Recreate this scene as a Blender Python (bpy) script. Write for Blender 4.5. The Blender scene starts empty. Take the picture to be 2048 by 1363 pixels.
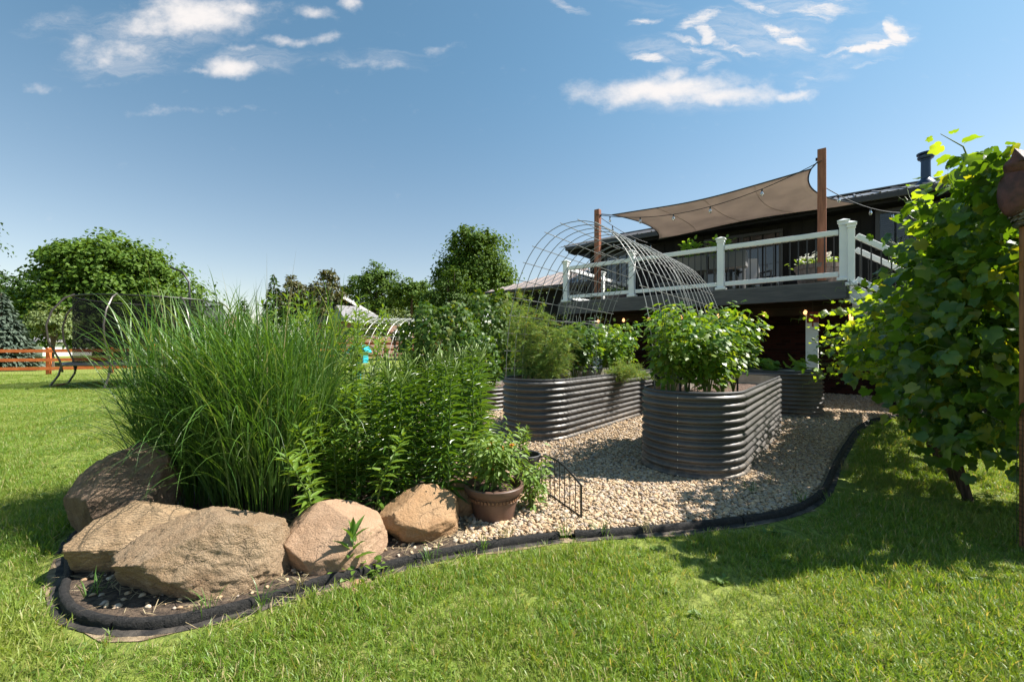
import bpy, math, random
import numpy as np
from mathutils import Vector, Matrix

random.seed(7)
RNG = np.random.default_rng(11)
SC = bpy.context.scene
COL = SC.collection

# ------------------------------------------------------------------ camera
EYE = 1.2
F = 853.3          # focal length in photo pixels (2048 wide)
HZ = 695.0         # horizon row in the photo
cam_d = bpy.data.cameras.new('camera')
cam_d.lens = 15.0
cam_d.sensor_width = 36.0
cam_d.shift_y = (HZ - 681.5) / 2048.0
cam_d.clip_start = 0.05
cam_d.clip_end = 2000
cam = bpy.data.objects.new('camera', cam_d)
COL.objects.link(cam)
cam.location = (0, 0, EYE)
cam.rotation_euler = (math.radians(90), 0, 0)
SC.camera = cam

# ------------------------------------------------------------------ light
SUN_AZ = math.radians(83)     # clockwise from +Y
SUN_EL = math.radians(50)
SKY_STRENGTH = 0.07
SUN_STRENGTH = 5.0
SC.view_settings.view_transform = 'Standard'
SC.view_settings.look = 'None'
SC.view_settings.gamma = 1.0
SC.view_settings.exposure = 1.16
SC.view_settings.use_curve_mapping = False
SC.cycles.max_bounces = 8
SC.cycles.transparent_max_bounces = 12
SC.cycles.transmission_bounces = 6
SC.cycles.diffuse_bounces = 2
SC.cycles.use_denoising = True

sun_d = bpy.data.lights.new('sun', 'SUN')
sun_d.energy = SUN_STRENGTH
sun_d.angle = math.radians(0.5)
sun_d.color = (1.0, 0.945, 0.86)
sun = bpy.data.objects.new('sun', sun_d)
COL.objects.link(sun)
SUN_DIR = Vector((math.sin(SUN_AZ) * math.cos(SUN_EL), math.cos(SUN_AZ) * math.cos(SUN_EL), math.sin(SUN_EL)))
sun.rotation_euler = (-SUN_DIR).to_track_quat('-Z', 'Y').to_euler()
sun.location = (20, 5, 30)


class NT:
    """short hand for building node trees"""
    def __init__(self, tree):
        self.t = tree
        self.n = tree.nodes
        self.l = tree.links

    def node(self, kind, **kw):
        nd = self.n.new(kind)
        for k, v in kw.items():
            setattr(nd, k, v)
        return nd

    def put(self, sock, val):
        if val is None:
            return
        if isinstance(val, bpy.types.NodeSocket):
            self.l.new(val, sock)
        else:
            sock.default_value = val

    def math(self, op, a, b=None, c=None, clamp=False):
        nd = self.node('ShaderNodeMath', operation=op, use_clamp=clamp)
        self.put(nd.inputs[0], a)
        self.put(nd.inputs[1], b)
        self.put(nd.inputs[2], c)
        return nd.outputs[0]

    def mix(self, f, a, b, blend='MIX'):
        nd = self.node('ShaderNodeMix', data_type='RGBA', blend_type=blend)
        self.put(nd.inputs[0], f)
        self.put(nd.inputs[6], a if isinstance(a, bpy.types.NodeSocket) else (*a[:3], 1))
        self.put(nd.inputs[7], b if isinstance(b, bpy.types.NodeSocket) else (*b[:3], 1))
        return nd.outputs[2]

    def noise(self, vec, scale, detail=4, rough=.55, dist=0.0):
        nd = self.node('ShaderNodeTexNoise')
        if vec is not None:
            self.l.new(vec, nd.inputs['Vector'])
        nd.inputs['Scale'].default_value = scale
        nd.inputs['Detail'].default_value = detail
        nd.inputs['Roughness'].default_value = rough
        nd.inputs['Distortion'].default_value = dist
        return nd.outputs['Fac']

    def ramp(self, val, lo, hi, a=0.0, b=1.0, kind='SMOOTHSTEP'):
        nd = self.node('ShaderNodeMapRange', interpolation_type=kind)
        self.put(nd.inputs['Value'], val)
        nd.inputs['From Min'].default_value = lo
        nd.inputs['From Max'].default_value = hi
        nd.inputs['To Min'].default_value = a
        nd.inputs['To Max'].default_value = b
        return nd.outputs[0]

    def mapping(self, vec, loc=(0, 0, 0), rot=(0, 0, 0), scale=(1, 1, 1), kind='POINT'):
        nd = self.node('ShaderNodeMapping', vector_type=kind)
        self.l.new(vec, nd.inputs['Vector'])
        nd.inputs['Location'].default_value = loc
        nd.inputs['Rotation'].default_value = rot
        nd.inputs['Scale'].default_value = scale
        return nd.outputs[0]


# ------------------------------------------------------------------ sky with clouds
world = bpy.data.worlds.new('World')
SC.world = world
world.use_nodes = True
world.node_tree.nodes.clear()
w = NT(world.node_tree)
w_out = w.node('ShaderNodeOutputWorld')
w_bg = w.node('ShaderNodeBackground')
w_bg.inputs['Strength'].default_value = SKY_STRENGTH
w.l.new(w_bg.outputs[0], w_out.inputs[0])
sky = w.node('ShaderNodeTexSky', sky_type='NISHITA', sun_disc=False)
sky.sun_elevation = SUN_EL
sky.sun_rotation = SUN_AZ
sky.altitude = 200
sky.air_density = 1.0
sky.dust_density = 0.45
sky.ozone_density = 1.0
w_tc = w.node('ShaderNodeTexCoord')
w_dir = w_tc.outputs['Generated']
w_sep = w.node('ShaderNodeSeparateXYZ')
w.l.new(w_dir, w_sep.inputs[0])
yy = w.math('MAXIMUM', w_sep.outputs[1], 0.02)
w_cmb = w.node('ShaderNodeCombineXYZ')
w.l.new(w.math('DIVIDE', w_sep.outputs[0], yy), w_cmb.inputs[0])
w.l.new(w.math('DIVIDE', w_sep.outputs[2], yy), w_cmb.inputs[1])
gno = w_cmb.outputs[0]      # slope of the direction along the garden's long view
warp_n = w.node('ShaderNodeTexNoise')
w.l.new(gno, warp_n.inputs['Vector'])
warp_n.inputs['Scale'].default_value = 9.0
warp_n.inputs['Detail'].default_value = 5
warp_n.inputs['Roughness'].default_value = .6
w_wsub = w.node('ShaderNodeVectorMath', operation='MULTIPLY_ADD')
w.l.new(warp_n.outputs['Color'], w_wsub.inputs[0])
w_wsub.inputs[1].default_value = (.10, .06, 0)
w_wadd = w.node('ShaderNodeVectorMath', operation='SUBTRACT')
w.l.new(w_wsub.outputs[0], w_wadd.inputs[0])
w_wadd.inputs[1].default_value = (.05, .03, 0)
w.l.new(gno, w_wsub.inputs[2])
warped = w_wadd.outputs[0]
puffs = [  # x, y, half width, half height (photo px), turn, strength
    (395, 34, 185, 62, .05, 1.0), (300, 55, 95, 36, .1, .8), (480, 22, 70, 28, 0, .9),
    (462, 134, 90, 34, 0, 1.0), (400, 142, 50, 12, 0, .6), (235, 105, 140, 52, .1, .6), (180, 85, 50, 30, 0, .5),
    (200, 165, 60, 14, 0, .35), (630, 22, 75, 20, -.2, .62), (705, 10, 38, 24, 0, .7), (610, 80, 105, 17, .05, .6),
    (750, 130, 160, 16, -.05, .42), (85, 175, 55, 14, 0, .33), (100, 45, 90, 26, .1, .33), (490, 98, 60, 15, 0, .5),
    (1330, 180, 245, 42, .05, 1.0), (1450, 190, 180, 32, 0, .9), (1590, 190, 55, 13, .05, .85), (1345, 152, 60, 22, 0, .8),
    (370, 222, 240, 14, 0, .3), (880, 100, 80, 16, 0, .3)]
wisps = [
    (1395, 42, 75, 22, .35, .62), (1405, 75, 22, 40, .4, .7), (1455, 98, 100, 18, -.2, .62), (1300, 112, 75, 16, -.2, .72),
    (1575, 72, 90, 22, -.45, .75), (1530, 20, 120, 22, -.35, .55), (1640, 20, 110, 40, .2, .6), (1788, 62, 24, 46, .5, .8), (1770, 88, 40, 16, .6, .8),
    (1745, 98, 105, 15, .35, .8), (1690, 105, 90, 12, .1, .62), (1290, 42, 60, 12, .1, .5), (1130, 15, 75, 14, -.3, .45),
    (1385, 95, 130, 15, -.4, .5), (1740, 130, 120, 12, .25, .4), (1600, 165, 40, 20, .7, .4), (1420, 130, 60, 22, .5, .4)]

veils = [(330, 60, 330, 90, .1, .8), (240, 130, 200, 60, 0, .7), (500, 120, 220, 50, 0, .7), (760, 120, 220, 40, 0, .6), (100, 50, 160, 50, .2, .6),
         (1520, 70, 260, 90, -.1, .8), (1740, 90, 160, 60, .4, .8), (1380, 190, 320, 60, 0, .8), (1330, 100, 160, 50, -.2, .7), (1640, 150, 140, 60, .3, .6), (1620, 10, 200, 50, 0, .8), (1290, 10, 220, 40, -.2, .5)]


def blob_max(vec, blobs):
    acc = None
    for px, py, rx, ry, rot, s in blobs:
        m = w.mapping(vec, ((px - 1024) / F, (HZ - py) / F, 0), (0, 0, rot), (rx / F, ry / F, 1), 'TEXTURE')
        ln = w.node('ShaderNodeVectorMath', operation='LENGTH')
        w.l.new(m, ln.inputs[0])
        v = w.ramp(ln.outputs['Value'], 1.25, 0.0, 0.0, s)
        acc = v if acc is None else w.math('MAXIMUM', acc, v)
    return acc


front = w.ramp(w_sep.outputs[1], .02, .2)
fine = w.noise(w.mapping(gno, scale=(1, 1.5, 1)), 16, 9, .62)
streak = w.noise(w.mapping(warped, rot=(0, 0, .35), scale=(1, 4.5, 1)), 9, 8, .68, .6)
puff_v = w.math('ADD', blob_max(warped, puffs), w.math('MULTIPLY_ADD', fine, 1.15, -.60))
puff_a = w.ramp(puff_v, .10, 1.05)
wisp_v = w.math('MULTIPLY', blob_max(warped, wisps), w.math('MULTIPLY_ADD', streak, 3.4, -.55))
wisp_a = w.ramp(wisp_v, .22, 1.0)
veil_v = w.math('MULTIPLY', blob_max(warped, veils), w.math('MULTIPLY_ADD', streak, 2.2, -.2))
veil_a = w.math('MULTIPLY', w.ramp(veil_v, .25, 1.1), .40)
wisp_a = w.math('MAXIMUM', wisp_a, veil_a)
here = w.math('MULTIPLY', w.math('MAXIMUM', puff_a, wisp_a), front)
# the same scattered fair-weather cloud over the rest of the sky, outside the view
far_n = w.noise(w.mapping(w_dir, scale=(1, 1, 3)), 2.6, 8, .6)
far_a = w.math('MULTIPLY', w.ramp(far_n, .58, .74), w.ramp(w_sep.outputs[2], .12, .4))
there = w.math('MULTIPLY', far_a, w.math('SUBTRACT', 1.0, front))
cloud_a = w.math('MULTIPLY', w.math('MAXIMUM', here, there), .93)
hsv = w.node('ShaderNodeHueSaturation')
w.l.new(sky.outputs[0], hsv.inputs['Color'])
hsv.inputs['Saturation'].default_value = 0.95
hsv.inputs['Value'].default_value = 1.0
cl_col = (6.6, 6.25, 6.05)
high = w.ramp(w_sep.outputs[2], .0, .62)
tint = w.mix(high, (1.20, 1.03, .90), (.80, 1.10, 1.06))
sky_c = w.mix(1.0, hsv.outputs[0], tint, 'MULTIPLY')
sky_mix = w.mix(cloud_a, sky_c, cl_col)
w.l.new(sky_mix, w_bg.inputs[0])


# ------------------------------------------------------------------ materials
def mat(name, col=(.5, .5, .5), rough=.6, metal=0.0, spec=.5):
    m = bpy.data.materials.new(name)
    m.use_nodes = True
    b = m.node_tree.nodes['Principled BSDF']
    b.inputs['Base Color'].default_value = (*col, 1)
    b.inputs['Roughness'].default_value = rough
    b.inputs['Metallic'].default_value = metal
    b.inputs['Specular IOR Level'].default_value = spec
    return m


def vary(m, c1, c2, scale=4, detail=5, bump=0.0, bscale=None, stretch=(1, 1, 1), coord='Object', lo=.35, hi=.65, dist=.01):
    """mottle a material between two colours and give it fine relief"""
    t = NT(m.node_tree)
    b = t.n['Principled BSDF']
    tc = t.node('ShaderNodeTexCoord')
    v = t.mapping(tc.outputs[coord], scale=stretch)
    f = t.ramp(t.noise(v, scale, detail), lo, hi)
    c = t.mix(f, c1, c2)
    t.l.new(c, b.inputs['Base Color'])
    if bump:
        bn = t.node('ShaderNodeBump')
        bn.inputs['Strength'].default_value = bump
        bn.inputs['Distance'].default_value = dist
        t.l.new(t.noise(v, bscale or scale * 6, 6, .65), bn.inputs['Height'])
        t.l.new(bn.outputs[0], b.inputs['Normal'])
    return t, b, c, v


def leaf_mat(name, c1, c2, trans=.35, rough=.42, tcol=None, spec=.45, third=None):
    m = bpy.data.materials.new(name)
    m.use_nodes = True
    t = NT(m.node_tree)
    b = t.n['Principled BSDF']
    out = t.n['Material Output']
    geo = t.node('ShaderNodeNewGeometry')
    oi = t.node('ShaderNodeObjectInfo')
    r = t.math('FRACT', t.math('ADD', geo.outputs['Random Per Island'], oi.outputs['Random']))
    col = t.mix(r, c1, c2)
    if third is not None:
        r2 = t.math('FRACT', t.math('MULTIPLY', r, 7.31))
        col = t.mix(t.ramp(r2, .86, .9), col, third)
    t.l.new(col, b.inputs['Base Color'])
    b.inputs['Roughness'].default_value = rough
    b.inputs['Specular IOR Level'].default_value = spec
    tr = t.node('ShaderNodeBsdfTranslucent')
    tc = t.mix(1.0, col, tcol or (1.5, 1.35, .5), 'MULTIPLY')
    t.l.new(tc, tr.inputs[0])
    mx = t.node('ShaderNodeMixShader')
    mx.inputs[0].default_value = trans
    t.l.new(b.outputs[0], mx.inputs[1])
    t.l.new(tr.outputs[0], mx.inputs[2])
    t.l.new(mx.outputs[0], out.inputs[0])
    return m


M = {}
M['white'] = mat('white_paint', (.78, .80, .80), .42)
vary(M['white'], (.74, .76, .77), (.81, .82, .81), 3, 4, .02, 60)
M['black_metal'] = mat('black_metal', (.012, .012, .013), .38)
M['dark_siding'] = mat('dark_siding', (.028, .026, .028), .7, 0, .12)
vary(M['dark_siding'], (.010, .0095, .011), (.017, .016, .017), 2, 6, .05, 40, (1, 1, .15))
M['dark_trim'] = mat('dark_trim', (.018, .017, .018), .4)
M['fascia'] = mat('deck_fascia', (.075, .072, .072), .6)
vary(M['fascia'], (.062, .060, .062), (.09, .086, .084), 3, 6, .06, 30, (1, 1, 8))
M['deck_board'] = mat('deck_board', (.19, .165, .145), .6)
vary(M['deck_board'], (.16, .14, .12), (.22, .195, .17), 5, 5, .1, 40)
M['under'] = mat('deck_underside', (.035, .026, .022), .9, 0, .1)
M['cedar'] = mat('cedar_wood', (.25, .09, .045), .55)
vary(M['cedar'], (.20, .068, .034), (.30, .115, .06), 6, 6, .12, 30, (6, 6, .6))
M['post_wood'] = mat('rough_post_wood', (.27, .13, .06), .75)
vary(M['post_wood'], (.14, .06, .027), (.27, .125, .058), 7, 7, .3, 40, (6, 6, .5))
M['fence_red'] = mat('stained_fence_wood', (.5, .105, .03), .7)
vary(M['fence_red'], (.52, .115, .026), (.66, .17, .045), 5, 5, .1, 30)
M['roof_metal'] = mat('dark_metal_roofing', (.10, .10, .112), .42, .35)
vary(M['roof_metal'], (.09, .09, .10), (.125, .122, .13), 1.2, 4)
M['roof_metal2'] = mat('weathered_brown_metal_roofing', (.33, .27, .25), .45, .2)
vary(M['roof_metal2'], (.29, .24, .22), (.37, .31, .285), 1.0, 5)
M['vent'] = mat('flue_pipe_metal', (.03, .055, .10), .4, .4)
M['soil'] = mat('potting_soil', (.1, .065, .045), .95)
vary(M['soil'], (.05, .03, .02), (.22, .14, .10), 22, 8, .9, 60, lo=.3, hi=.75, dist=.03)
M['silver'] = mat('galvanised_lining', (.55, .52, .46), .38, .6)
vary(M['silver'], (.42, .38, .32), (.62, .6, .55), 4, 6)
M['bed'] = mat('painted_corrugated_steel', (.105, .098, .094), .36, .25)
_t, _b, _c, _v = vary(M['bed'], (.078, .074, .071), (.108, .102, .098), 2.0, 7)
_dust = _t.ramp(_t.noise(_t.mapping(_v, scale=(1, 1, 3)), 5, 8, .7), .52, .8, 0, .35)
_sz = _t.node('ShaderNodeSeparateXYZ')
_t.l.new(_v, _sz.inputs[0])
_spl = _t.math('MULTIPLY', _t.ramp(_sz.outputs[2], .22, .0), _t.ramp(_t.noise(_v, 14, 8, .75), .42, .62, 0, .75))
_c2 = _t.mix(_dust, _c, (.22, .20, .18))
_t.l.new(_t.mix(_spl, _c2, (.26, .21, .16)), _b.inputs['Base Color'])
_t.l.new(_t.ramp(_t.noise(_v, 6, 6), .3, .7, .38, .55), _b.inputs['Roughness'])
M['bolt'] = mat('zinc_bolt', (.7, .68, .62), .35, .8)
M['wire'] = mat('galvanised_wire', (.29, .29, .28), .42, .55)
M['wire_bright'] = mat('bright_galvanised_wire', (.62, .62, .58), .4, .4)
M['stake'] = mat('green_black_stake', (.012, .016, .015), .4)
M['glass'] = mat('window_glass', (.015, .018, .022), .04, 0, 1.0)
M['blind'] = mat('window_blind', (.34, .25, .2), .5)
M['sail'] = mat('shade_sail_cloth', (.35, .30, .265), .85)
_t, _b, _c, _v = vary(M['sail'], (.40, .345, .31), (.47, .405, .36), 1.5, 6, .25, 140, (1, 1, 1))
_tr = _t.node('ShaderNodeBsdfTranslucent')
_t.l.new(_c, _tr.inputs[0])
_mx = _t.node('ShaderNodeMixShader')
_mx.inputs[0].default_value = .55
_t.l.new(_b.outputs[0], _mx.inputs[1])
_t.l.new(_tr.outputs[0], _mx.inputs[2])
_t.l.new(_mx.outputs[0], _t.n['Material Output'].inputs[0])
M['cable'] = mat('black_cable', (.01, .01, .01), .5)
M['bulb'] = mat('clear_bulb_glass', (.6, .6, .58), .05, 0, .8)
M['bulb'].node_tree.nodes['Principled BSDF'].inputs['Transmission Weight'].default_value = .8
M['bulb_lit'] = mat('lit_bulb', (1, .7, .35), .2)
_b = M['bulb_lit'].node_tree.nodes['Principled BSDF']
_b.inputs['Emission Color'].default_value = (1, .5, .2, 1)
_b.inputs['Emission Strength'].default_value = 1.0
M['rubber'] = mat('recycled_rubber', (.022, .02, .02), .85)
vary(M['rubber'], (.008, .0075, .0075), (.028, .025, .023), 60, 4, 1.0, 160, lo=.4, hi=.7)
M['flange'] = mat('dusty_rubber', (.06, .055, .05), .95)
vary(M['flange'], (.014, .013, .013), (.09, .075, .06), 9, 8, .8, 90)
M['terracotta'] = mat('brown_resin_pot', (.13, .065, .043), .5)
vary(M['terracotta'], (.095, .052, .037), (.14, .08, .058), 6, 6, .05, 60)
M['terracotta_band'] = mat('brown_resin_relief', (.20, .10, .052), .6)
M['black_pot'] = mat('black_resin_pot', (.045, .045, .047), .5)
M['teal'] = mat('turquoise_paint', (.03, .42, .50), .5)
M['shadow_hole'] = mat('dark_inside', (.01, .01, .01), .9)
M['net'] = mat('trampoline_net', (.005, .005, .006), 1.0, 0, .1)
_t = NT(M['net'].node_tree)
_tp = _t.node('ShaderNodeBsdfTransparent')
_mx = _t.node('ShaderNodeMixShader')
_mx.inputs[0].default_value = .62
_t.l.new(_tp.outputs[0], _mx.inputs[1])
_t.l.new(_t.n['Principled BSDF'].outputs[0], _mx.inputs[2])
_t.l.new(_mx.outputs[0], _t.n['Material Output'].inputs[0])
M['tramp_pole'] = mat('grey_brown_tube', (.06, .05, .045), .35, .3)
M['yellow'] = mat('yellow_strip', (.75, .45, .03), .6)
M['orange_strip'] = mat('orange_strip', (.6, .16, .04), .6)
M['bark'] = mat('bark', (.09, .065, .045), .9)
vary(M['bark'], (.05, .035, .025), (.14, .105, .075), 8, 7, .8, 25, (4, 4, .6))
M['vine_bark'] = mat('vine_bark', (.045, .032, .023), .9, 0, .2)
vary(M['vine_bark'], (.025, .018, .013), (.085, .06, .042), 10, 7, .8, 40, (5, 5, .5))
M['stem'] = mat('green_stem', (.10, .16, .035), .6)
M['stem_woody'] = mat('woody_stem', (.12, .08, .045), .8)
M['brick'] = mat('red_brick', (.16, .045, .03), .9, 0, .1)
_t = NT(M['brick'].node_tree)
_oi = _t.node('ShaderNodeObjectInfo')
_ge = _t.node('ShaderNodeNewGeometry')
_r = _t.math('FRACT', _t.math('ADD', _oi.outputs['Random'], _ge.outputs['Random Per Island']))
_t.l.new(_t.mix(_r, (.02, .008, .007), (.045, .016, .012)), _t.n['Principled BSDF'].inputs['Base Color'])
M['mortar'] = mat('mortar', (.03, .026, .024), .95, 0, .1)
M['far_brick'] = mat('neighbour_brick', (.30, .12, .08), .85)
_t, _b, _c, _v = vary(M['far_brick'], (.26, .10, .065), (.36, .155, .11), 3, 5)
_bk = _t.node('ShaderNodeTexBrick')
_tc = _t.node('ShaderNodeTexCoord')
_sx = _t.node('ShaderNodeSeparateXYZ')
_t.l.new(_tc.outputs['Object'], _sx.inputs[0])
_cx = _t.node('ShaderNodeCombineXYZ')
_t.l.new(_t.math('ADD', _sx.outputs[0], _sx.outputs[1]), _cx.inputs[0])
_t.l.new(_sx.outputs[2], _cx.inputs[1])
_t.l.new(_cx.outputs[0], _bk.inputs['Vector'])
_bk.inputs['Scale'].default_value = 1.0
_bk.inputs['Brick Width'].default_value = .22
_bk.inputs['Row Height'].default_value = .075
_bk.inputs['Mortar Size'].default_value = .01
_bk.inputs['Mortar'].default_value = (.38, .3, .26, 1)
_t.l.new(_c, _bk.inputs['Color1'])
_bk.inputs['Color2'].default_value = (.24, .085, .055, 1)
_t.l.new(_bk.outputs['Color'], _b.inputs['Base Color'])
M['shingle'] = mat('grey_shingle', (.22, .215, .225), .9)
vary(M['shingle'], (.17, .165, .175), (.27, .26, .265), 4, 6, .3, 20, (1, 1, 6))
M['far_white'] = mat('far_white_siding', (.68, .68, .66), .6)
M['planter'] = mat('weathered_barrel_planter', (.15, .115, .105), .75)
vary(M['planter'], (.11, .085, .08), (.2, .155, .14), 6, 6, .2, 40, (4, 4, 1))
M['petal_white'] = leaf_mat('white_petal', (.82, .80, .72), (.9, .88, .8), .3, .6, (1, 1, .95))
M['petal_orange'] = leaf_mat('orange_petal', (.85, .25, .015), (.9, .36, .03), .25, .6, (1.1, .9, .5))
M['wicker'] = mat('grey_cushion', (.13, .13, .13), .85)
M['wicker_light'] = mat('light_grey_panel', (.34, .32, .32), .7)
M['lantern'] = mat('red_woven_lantern', (.30, .05, .035), .6)
M['owl'] = mat('owl_head_paint', (.085, .03, .028), .6)
vary(M['owl'], (.045, .017, .017), (.10, .036, .034), 18, 6, .5, 70)
M['owl_breast'] = mat('owl_breast_paint', (.15, .13, .10), .6)
vary(M['owl_breast'], (.06, .05, .04), (.21, .19, .14), 30, 5, .4, 90)
M['toy_green'] = mat('green_toy_plastic', (.03, .20, .035), .3)
M['toy_black'] = mat('black_toy_tyre', (.014, .014, .014), .6)
M['toy_rim'] = mat('pale_yellow_wheel_rim', (.62, .60, .34), .4)
M['white_plastic'] = mat('white_plastic', (.75, .76, .76), .35)

# leaves
M['lf_grape'] = leaf_mat('grape_leaf', (.024, .068, .014), (.06, .13, .022), .34, .36, (4.6, 3.4, .45), third=(.15, .19, .035))
M['lf_grape_young'] = leaf_mat('young_grape_leaf', (.08, .16, .02), (.16, .24, .035), .5, .38, (3.4, 2.7, .45))
M['lf_lily'] = leaf_mat('lily_leaf', (.05, .12, .018), (.095, .18, .028), .30, .28, (2.0, 1.7, .4), spec=.45)
M['lf_bud'] = leaf_mat('lily_bud', (.14, .22, .04), (.2, .28, .06), .25, .45)
M['lf_grass'] = leaf_mat('maiden_grass_blade', (.048, .125, .02), (.11, .21, .042), .32, .38, (1.7, 1.5, .5), third=(.20, .28, .11))
M['lf_plume'] = leaf_mat('dry_grass_stem', (.24, .22, .10), (.34, .3, .16), .2, .6)
M['lf_straw'] = leaf_mat('dry_straw_blade', (.34, .26, .14), (.52, .43, .27), .15, .7)
M['lf_pepper'] = leaf_mat('vegetable_leaf', (.06, .15, .018), (.125, .23, .03), .42, .42, (2.2, 1.7, .4), third=(.17, .25, .04))
M['lf_tomato'] = leaf_mat('tomato_leaf', (.04, .10, .018), (.08, .155, .026), .35, .45, (1.9, 1.6, .5))
M['lf_dill'] = leaf_mat('dill_frond', (.13, .25, .05), (.24, .34, .085), .38, .6, (1.5, 1.3, .5), third=(.38, .32, .09))
M['lf_squash'] = leaf_mat('squash_leaf', (.12, .25, .03), (.19, .33, .05), .45, .45, (1.8, 1.5, .4))
M['lf_zinnia'] = leaf_mat('potted_flower_leaf', (.12, .215, .035), (.20, .30, .06), .36, .5, (1.6, 1.4, .5))
M['lf_phlox'] = leaf_mat('tall_perennial_leaf', (.09, .18, .024), (.17, .27, .04), .38, .45, (1.7, 1.5, .4))
M['lf_vine'] = leaf_mat('climber_leaf', (.04, .095, .013), (.085, .15, .02), .32, .55, (1.8, 1.6, .4), spec=.3, third=(.14, .17, .03))
M['lf_maple'] = leaf_mat('maple_leaf', (.06, .125, .014), (.11, .185, .022), .32, .6, (1.6, 1.4, .4), spec=.25)
M['lf_dark'] = leaf_mat('dark_tree_leaf', (.03, .068, .014), (.058, .105, .02), .25, .65, spec=.2)
M['lf_oak'] = leaf_mat('mid_tree_leaf', (.055, .115, .015), (.105, .17, .022), .3, .65, spec=.2)
M['lf_bright'] = leaf_mat('bright_tree_leaf', (.05, .105, .016), (.09, .15, .022), .3, .6, spec=.25)
M['lf_pale'] = leaf_mat('pale_shrub_leaf', (.12, .17, .05), (.2, .25, .09), .3, .5)
M['lf_spruce'] = leaf_mat('spruce_needles', (.055, .085, .06), (.10, .135, .095), .12, .6, (1, 1, .8))
M['lf_red'] = leaf_mat('bronze_tree_leaf', (.06, .075, .018), (.11, .10, .025), .25, .5, (1.5, 1.2, .5))
M['lf_lawnweed'] = leaf_mat('lawn_weed_leaf', (.10, .18, .03), (.15, .24, .045), .35, .5)
M['lf_weed'] = leaf_mat('weed_leaf', (.09, .19, .03), (.13, .25, .04), .35, .42)


# ------------------------------------------------------------------ objects
def tag(o, label=None, cat=None, group=None, kind=None):
    if label:
        o['label'] = label
    if cat:
        o['category'] = cat
    if group:
        o['group'] = group
    if kind:
        o['kind'] = kind
    return o


def thing(name, label, cat, loc=(0, 0, 0), group=None):
    o = bpy.data.objects.new(name, None)
    o.empty_display_size = .1
    COL.objects.link(o)
    o.location = loc
    return tag(o, label, cat, group)


def origin_of(o):
    v = np.zeros(3)
    while o is not None:
        v += np.array(o.location)
        o = o.parent
    return v


def raw_mesh(name, V, Fa, m, smooth=False):
    """V (n,3), Fa (k,3|4) arrays -> mesh"""
    V = np.ascontiguousarray(V, dtype=np.float32)
    Fa = np.ascontiguousarray(Fa, dtype=np.int32)
    me = bpy.data.meshes.new(name)
    k, c = Fa.shape
    me.vertices.add(len(V))
    me.vertices.foreach_set('co', V.ravel())
    me.loops.add(k * c)
    me.loops.foreach_set('vertex_index', Fa.ravel())
    me.polygons.add(k)
    me.polygons.foreach_set('loop_start', np.arange(0, k * c, c, dtype=np.int32))
    if smooth:
        me.polygons.foreach_set('use_smooth', np.ones(k, dtype=bool))
    me.update(calc_edges=True)
    if m is not None:
        me.materials.append(m)
    return me


def link(name, me, parent=None):
    o = bpy.data.objects.new(name, me)
    COL.objects.link(o)
    if parent is not None:
        o.parent = parent
    return o


def raw_obj(name, V, Fa, m, parent=None, smooth=False):
    V = np.asarray(V, dtype=np.float64)
    if parent is not None:
        V = V - origin_of(parent)
    return link(name, raw_mesh(name, V, Fa, m, smooth), parent)


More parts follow.
